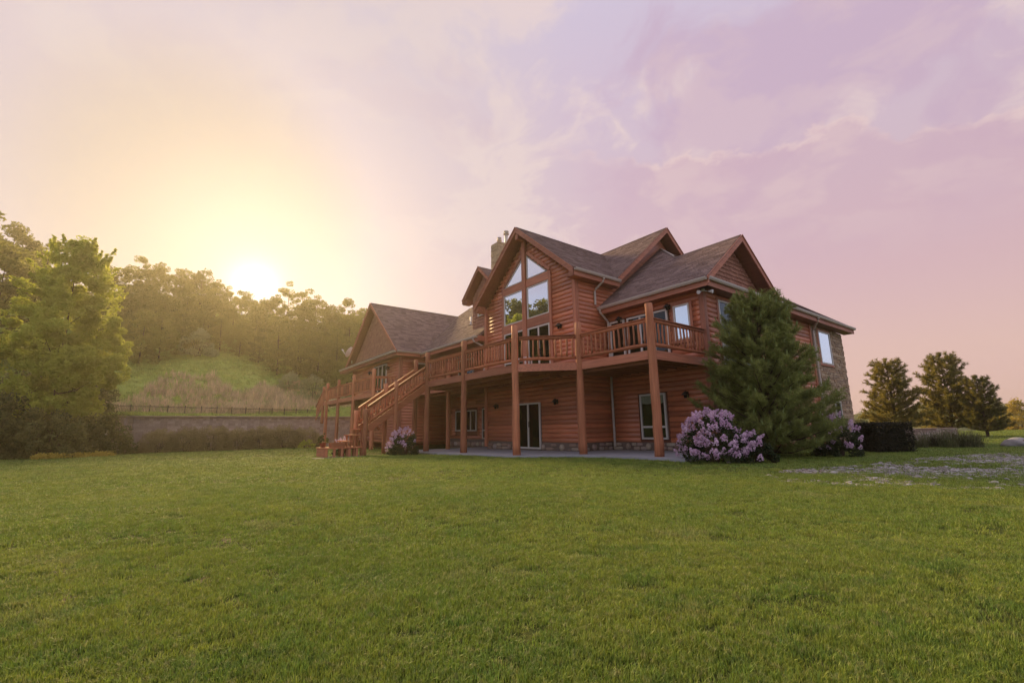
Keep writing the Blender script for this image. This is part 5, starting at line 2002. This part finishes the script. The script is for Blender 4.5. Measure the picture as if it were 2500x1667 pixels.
def rock_mesh(seed, sub=3, flat=0.55, name='boulder'):
    import bmesh
    rng = np.random.default_rng(seed)
    bm = bmesh.new()
    bmesh.ops.create_icosphere(bm, subdivisions=sub, radius=1.0)
    ph = rng.uniform(0, 6, (5, 3)); fr = rng.uniform(0.8, 3.0, (5, 3))
    for v in bm.verts:
        c = np.array(v.co)
        k = 1 + sum(0.07*math.sin(fr[i_] @ c*1.2 + ph[i_][0]) for i_ in range(5))
        c = c*k
        c[2] *= flat
        v.co = c
    me = bpy.data.meshes.new(name)
    bm.to_mesh(me); bm.free()
    me.materials.append(M['boulder'] if name == 'boulder' else M['gravel'])
    if name == 'boulder':
        me.polygons.foreach_set('use_smooth', np.ones(len(me.polygons), dtype=bool))
    return me


for k, (px, dep, sx, lb) in enumerate(((2468, 17.5, 0.36, 'pale rounded boulder at the right edge of the lawn'), (2478, 19.5, 0.34, 'brown boulder behind the pale one'), (2520, 18.5, 0.4, 'grey boulder cut by the right picture edge'), (1772, 11.9, 0.07, 'small pale stone in the grass before the lilac'))):
    x, y = bearing(px, dep)
    o = obj('boulder', rock_mesh(110 + k), None, Matrix.Translation((x, y, float(lawn_z(x, y)) + sx*0.25)) @ Matrix.Rotation(k*1.1, 4, 'Z') @ Matrix.Scale(sx, 4))
    tag(o, lb, 'boulder', 'boulders on the lawn')

# yellow-green trees and bushes far right
tr, (V, F) = broadleaf(121, 5.0, 2.0, 0.6, ovoid, 50, 90, 0.26, 0.8, 0.25, 8, 0.02)
YT = (tr.mesh('trunk', M['bark']), mesh_np('crown', V, F, M['yellow']))
tr, (V, F) = broadleaf(122, 3.0, 2.2, 0.2, ovoid, 50, 90, 0.30, 0.7, 0.25, 6, 0.02)
GT = (tr.mesh('trunk', M['bark']), mesh_np('crown', V, F, M['far_wood']))
for k, (px, dep, s_, kd, lb) in enumerate(((2496, 62, 1.0, YT, 'golden yellow tree at the right picture edge'), (2262, 70, 0.75, YT, 'small yellow tree seen between the pines'), (2100, 90, 1.0, GT, 'light green bush beyond the dark hedge'), (2452, 75, 1.0, GT, 'light green bush left of the golden tree'),
                                            (2290, 95, 1.1, GT, 'light green bush far behind the tall pine'), (2150, 110, 1.2, GT, 'light green bush at the foot of the far hills'), (2390, 120, 1.2, GT, 'pale green bush far right below the hills'))):
    x, y = bearing(px, dep)
    place_tree('meadow_tree', lb, 'tree', (x, y, -1.2 if dep > 60 else -0.5), *kd, 'trees of the far meadow', k*1.7, s_)
# wood on the far hills reads as one mass
rng = np.random.default_rng(131)
parts = []
for _ in range(900):
    px = rng.uniform(1880, 2900); dep = rng.uniform(190, 330)
    x, y = bearing(px, dep)
    kk = (px - 1850)*140/(1050)
    hgt = 1.0 + 5.5 + 2.5*math.sin(kk*0.11 + 1.0) + 1.4*math.sin(kk*0.31 + 1.5) + 1.2
    r = rng.uniform(1.5, 3.2)
    parts.append(np.array([x, y, hgt*min(1.0, (dep - 150)/90) + 0.5]) + in_ball(28, rng)*np.array([r, r, r*0.8]))
V, F = leaf_quads(np.concatenate(parts), 1.1, rng)
tag(obj('far_wood', mesh_np('far_wood', V, F, M['far_wood'])), 'sunlit far wood covering the low hills', kind='stuff')


# --- grasses ----------------------------------------------------------------
def tuft_mesh(seed, n, h, spread, wid, mat, name, curve=0.5, lo=0.5):
    rng = np.random.default_rng(seed)
    V, F = [], []
    for k in range(n):
        a = rng.uniform(0, 2*math.pi); r = spread*math.sqrt(rng.uniform())
        p = np.array([r*math.cos(a), r*math.sin(a), -0.01])
        az = rng.uniform(0, 2*math.pi); ln = h*rng.uniform(lo, 1.15); bend = curve*rng.uniform(0.2, 1.2)
        out = np.array([math.cos(az), math.sin(az), 0]); sd = np.array([-out[1], out[0], 0])*wid*0.5
        p1 = p + UP*ln*0.55 + out*ln*0.18*bend
        p2 = p + UP*ln*(1.0 - 0.25*bend) + out*ln*0.6*bend
        b0 = len(V)
        V += [p - sd, p + sd, p1 - sd*0.8, p1 + sd*0.8, p2]
        F += [[b0, b0 + 1, b0 + 3, b0 + 2], [b0 + 2, b0 + 3, b0 + 4]]
    return mesh_np(name, V, F, mat)


def scatter(name, pts, scl, sources, seed, label):
    """points with scale; one source mesh is set on each by geometry nodes"""
    n = len(pts)
    rng = np.random.default_rng(seed)
    me = bpy.data.meshes.new(name)
    me.vertices.add(n)
    me.vertices.foreach_set('co', np.asarray(pts, dtype=np.float32).ravel())
    a = me.attributes.new('scl', 'FLOAT_VECTOR', 'POINT'); a.data.foreach_set('vector', np.asarray(scl, dtype=np.float32).ravel())
    r = np.zeros((n, 3)); r[:, 2] = rng.uniform(0, 6.28, n); r[:, 0] = rng.normal(0, 0.12, n); r[:, 1] = rng.normal(0, 0.12, n)
    a = me.attributes.new('rot', 'FLOAT_VECTOR', 'POINT'); a.data.foreach_set('vector', r.astype(np.float32).ravel())
    me.update()
    o = obj(name, me)
    coll = bpy.data.collections.new(name + '_sources')
    for s_ in sources:
        coll.objects.link(s_)
    ng = bpy.data.node_groups.new(name, 'GeometryNodeTree')
    ng.interface.new_socket('Geometry', in_out='INPUT', socket_type='NodeSocketGeometry')
    ng.interface.new_socket('Geometry', in_out='OUTPUT', socket_type='NodeSocketGeometry')
    N = ng.nodes
    gi, go = N.new('NodeGroupInput'), N.new('NodeGroupOutput')
    ci = N.new('GeometryNodeCollectionInfo')
    ci.inputs['Collection'].default_value = coll
    ci.inputs['Separate Children'].default_value = True
    ci.inputs['Reset Children'].default_value = True
    iop = N.new('GeometryNodeInstanceOnPoints')
    iop.inputs['Pick Instance'].default_value = True
    ar, asc = N.new('GeometryNodeInputNamedAttribute'), N.new('GeometryNodeInputNamedAttribute')
    for nd, nm in ((ar, 'rot'), (asc, 'scl')):
        nd.data_type = 'FLOAT_VECTOR'
        nd.inputs['Name'].default_value = nm
    e2r = N.new('FunctionNodeEulerToRotation')
    L_ = ng.links
    L_.new(gi.outputs[0], iop.inputs['Points'])
    L_.new(ci.outputs[0], iop.inputs['Instance'])
    L_.new(ar.outputs['Attribute'], e2r.inputs[0])
    L_.new(e2r.outputs[0], iop.inputs['Rotation'])
    L_.new(asc.outputs['Attribute'], iop.inputs['Scale'])
    L_.new(iop.outputs[0], go.inputs[0])
    md = o.modifiers.new('scatter', 'NODES')
    md.node_group = ng
    return tag(o, label, kind='stuff')


def source(name, me, x, y, z=None):
    o = obj(name, me, None, Matrix.Translation((x, y, float(lawn_z(x, y)) if z is None else z)))
    return tag(o, kind='stuff')


FH = CF_[:2]/np.linalg.norm(CF_[:2])
RH = np.array([FH[1], -FH[0]])


def frustum_points(n, d0, d1, rng, power=1.0, margin=1.12):
    """random ground points inside the camera's view between two depths"""
    t = rng.uniform(0, 1, n)
    d = np.sqrt(d0*d0 + (d1*d1 - d0*d0)*t) if power == 1 else d0*(d1/d0)**t
    s = rng.uniform(-1, 1, n)*(1250/F_PX)*margin*d
    return CAM[:2] + d[:, None]*FH + s[:, None]*RH, d


# soil and thin patches where the mown lawn shows bare ground
BARE = [(4.24, -15.39, 0.20, 0.06), (3.43, -15.51, 0.24, 0.08), (3.75, -14.98, 0.16, 0.07), (3.06, -14.45, 0.15, 0.05), (4.28, -14.69, 0.12, 0.06), (4.9, -16.0, 0.15, 0.1)]


def vnoise(x, y, s, seed):
    """cheap smooth value noise"""
    rng = np.random.default_rng(seed)
    T = rng.uniform(0, 1, (64, 64))
    u, v = x*s, y*s
    i0, j0 = np.floor(u).astype(int), np.floor(v).astype(int)
    fu, fv = u - i0, v - j0
    fu, fv = fu*fu*(3 - 2*fu), fv*fv*(3 - 2*fv)
    g_ = lambda i_, j_: T[i_ % 64, j_ % 64]
    return (g_(i0, j0)*(1 - fu) + g_(i0 + 1, j0)*fu)*(1 - fv) + (g_(i0, j0 + 1)*(1 - fu) + g_(i0 + 1, j0 + 1)*fu)*fv


def in_poly(x, y, poly):
    ins = np.zeros(len(x), bool)
    n = len(poly)
    for k in range(n):
        x0, y0 = poly[k]; x1, y1 = poly[(k + 1) % n]
        c = ((y0 > y) != (y1 > y)) & (x < (x1 - x0)*(y - y0)/(y1 - y0 + 1e-12) + x0)
        ins ^= c
    return ins


GRAVEL = [(4.05, -6.0), (4.7, -6.6), (5.9, -6.2), (8.2, -4.6), (11, -2.5), (13.0, 2.0), (9.5, 6.0), (6.0, 5.2), (5.0, 2.0), (4.6, -1.5), (3.9, -4.4)]


def gravel_weight(x, y):
    w = in_poly(x, y, GRAVEL).astype(float)
    nz = 0.45*vnoise(x, y, 0.9, 5) + 0.3*vnoise(x, y, 2.7, 6) + 0.25*vnoise(x, y, 7.0, 8)
    return w*sstep(nz, 0.34, 0.56)


def lawn_mask(x, y):
    ok = ~in_poly(x, y, [(1.2, 20), (1.2, -3.8), (-3.3, -3.8), (-4.95, -5.45), (-14.3, -5.45), (-14.3, -9.7), (-11.95, -9.7), (-11.95, -10.18), (-11.3, -10.18), (-11.3, -8.1), (-11.95, -8.1), (-11.95, -5.5), (-14.35, -5.5), (-14.35, -4), (-36.3, -4), (-36.3, 20)])
    ok &= ~((x < -35.9))
    for bx, by, ra, rb in BARE:
        q_ = ((x - bx)/ra)**2 + ((y - by)/rb)**2
        ok &= ~((q_ < 1) & (np.random.default_rng(3).uniform(0, 1, len(x)) < 0.62 - 0.3*q_))
    return ok


rng = np.random.default_rng(201)
TU = [source('grass_tuft', tuft_mesh(210 + k, 18, 0.046, 0.042, 0.0042, M['grass'], 'grass_tuft', 0.9), 6.6 - 0.35*k, -12.4 + 0.3*k) for k in range(4)]
P, D = [], []
for n, d0, d1 in ((46000, 1.5, 4.0), (74000, 4.0, 9.0), (60000, 9.0, 20.0), (46000, 20.0, 46.0)):
    p, d = frustum_points(n, d0, d1, rng)
    P.append(p); D.append(d)
P, D = np.concatenate(P), np.concatenate(D)
ok = lawn_mask(P[:, 0], P[:, 1])
gw = gravel_weight(P[:, 0], P[:, 1])
ok &= rng.uniform(0, 1, len(P)) > gw*0.72
thin = vnoise(P[:, 0], P[:, 1], 9.0, 17)*0.6 + vnoise(P[:, 0], P[:, 1], 3.5, 18)*0.4
ok &= (rng.uniform(0, 1, len(P)) > sstep(thin, 0.42, 0.22)*0.85) | (D > 12)
P, D = P[ok], D[ok]
hh = rng.uniform(0.6, 1.2, len(P))*(0.70 + 0.4*vnoise(P[:, 0], P[:, 1], 1.6, 9) + 0.35*vnoise(P[:, 0], P[:, 1], 6.0, 19))
ww = np.interp(D, [1.5, 4, 9, 20, 46], [0.85, 1.05, 1.8, 3.4, 6.0])
hs_ = np.interp(D, [1.5, 9, 46], [0.9, 1.1, 1.6])
scl = np.stack([ww, ww, hh*hs_], 1)
Z = lawn_z(P[:, 0], P[:, 1])
scatter('grass', np.stack([P[:, 0], P[:, 1], Z], 1), scl, TU, 202, 'short green grass of the lawn')

# bare soil patches
bs = MB()
for bx, by, ra, rb in BARE:
    pts = []
    for k in range(14):
        a = 2*math.pi*k/14
        r = random.uniform(0.75, 1.15)
        pts.append((bx + ra*r*math.cos(a), by + rb*r*math.sin(a), float(lawn_z(bx, by)) + 0.005))
    bs.prism(pts, (0, 0, -0.03))
tag(bs.build('bare_soil', M['soil']), 'bare brown soil patches worn in the lawn', kind='structure')

# rubble drive
rng = np.random.default_rng(221)
x, y = rng.uniform(3.5, 13.5, 60000), rng.uniform(-7, 6.5, 60000)
keep = (rng.uniform(0, 1, len(x)) < gravel_weight(x, y))
x, y = x[keep], y[keep]
ST = [source('pebble', rock_mesh(230 + k, 1, 0.5, 'pebble'), 6.2 + 0.4*k, -4.2 + 0.3*k) for k in range(3)]
for k, s_ in enumerate(ST):
    s_.matrix_basis = Matrix.Translation((6.2 + 0.4*k, -4.2 + 0.3*k, 0.0 - 0.04)) @ Matrix.Scale(0.04, 4)
s_ = rng.uniform(0.014, 0.036, len(x))*(1 + 0.8*(rng.uniform(0, 1, len(x)) > 0.93))
scatter('gravel', np.stack([x, y, lawn_z(x, y) + s_*0.2], 1), np.stack([s_*rng.uniform(.8, 1.4, len(x)), s_, s_*0.8], 1), ST, 222, 'pale loose rubble of the drive showing through thin grass')
gp = MB()
gp.prism([(px_, py_, -0.055 + 0.006) for px_, py_ in GRAVEL], (0, 0, -0.06))

# hillside grass: green meadow and a band of dry straw
rng = np.random.default_rng(241)
ME = [source('meadow_tuft', tuft_mesh(250 + k, 14, 0.34, 0.28, 0.035, M['meadow'], 'meadow_tuft', 0.8), -46.0 - k, -8.0 - 2*k, float(hill_z(-46.0 - k, -8.0 - 2*k))) for k in range(2)]
x, y = rng.uniform(-90, -36.6, 42000), rng.uniform(-40, 16, 42000)
sz = rng.uniform(0.6, 1.2, len(x))
scatter('meadow_grass', np.stack([x, y, hill_z(x, y)], 1), np.stack([sz, sz, sz*(0.5 + 0.8*vnoise(x, y, 0.5, 12))], 1), ME, 242, 'green grass of the hillside')
SR_ = [source('straw_tuft', tuft_mesh(260 + k, 14, 1.05, 0.20, 0.030, M['straw'], 'straw_tuft', 0.5, 0.25), -49.0 - k, -9.0 - 2*k, float(hill_z(-49.0 - k, -9.0 - 2*k))) for k in range(2)]
x, y = rng.uniform(-62, -44.5, 15000), rng.uniform(-26, 8, 15000)
edge = -57.0 + 2.2*np.sin(y*0.55) + 1.2*np.sin(y*1.3) + 5.0*sstep(y, -12, -24) + 3*sstep(y, -1, 6)
m_ = (x > edge) & (vnoise(x, y, 0.55, 14) > 0.12) & (x < -44.8 - 0.25*(y + 19))
x, y = x[m_], y[m_]
sz = rng.uniform(0.4, 1.2, len(x))*(0.35 + 0.9*vnoise(x, y, 0.9, 15))
scatter('straw_grass', np.stack([x, y, hill_z(x, y)], 1), np.stack([sz, sz, sz], 1), SR_, 243, 'band of tall dry straw grass above the fence')

# ornamental grasses on the right, one clump each
OG = [tuft_mesh(270 + k, 330, 0.66, 0.26, 0.011, M['ornamental'], 'blades', 1.7, 0.25) for k in range(2)]
for k, (px, dep, s_) in enumerate(((2195, 18.2, 0.95), (2232, 17.6, 1.2), (2268, 18.0, 1.3), (2302, 17.6, 1.35), (2338, 17.6, 1.5), (2366, 17.4, 1.25))):
    x, y = bearing(px, dep)
    t = empty('grass_clump', (x, y, float(lawn_z(x, y))), ['small ornamental grass clump beside the dark hedge', 'second ornamental grass clump from the dark hedge', 'third ornamental grass clump from the dark hedge', 'fourth ornamental grass clump, before the tall pine', 'tallest ornamental grass clump, before the tall pine', 'last ornamental grass clump, nearest the boulders'][k],
              'grass', 'ornamental grass clumps before the low wall', k*1.1, s_)
    obj('blades', OG[k % 2], t, WM[t.name].copy())

# yellow ground-cover flowers along the left bed
rng = np.random.default_rng(281)
pts = []
for px in np.linspace(95, 285, 500):
    x, y = bearing(px + rng.uniform(-6, 6), 24.6 + rng.uniform(-0.5, 0.5) + (px - 95)*0.018)
    pts.append((x, y, float(lawn_z(x, y)) + rng.uniform(0.02, 0.22)))
C = np.repeat(np.array(pts), 8, 0) + rng.normal(size=(4000, 3))*0.07
V, F = leaf_quads(C, 0.09, rng, 0.8, 0.9)
tag(obj('yellow_groundcover', mesh_np('yellow_groundcover', V, F, M['yellow'])), 'yellow ground cover along the left bed', kind='stuff')
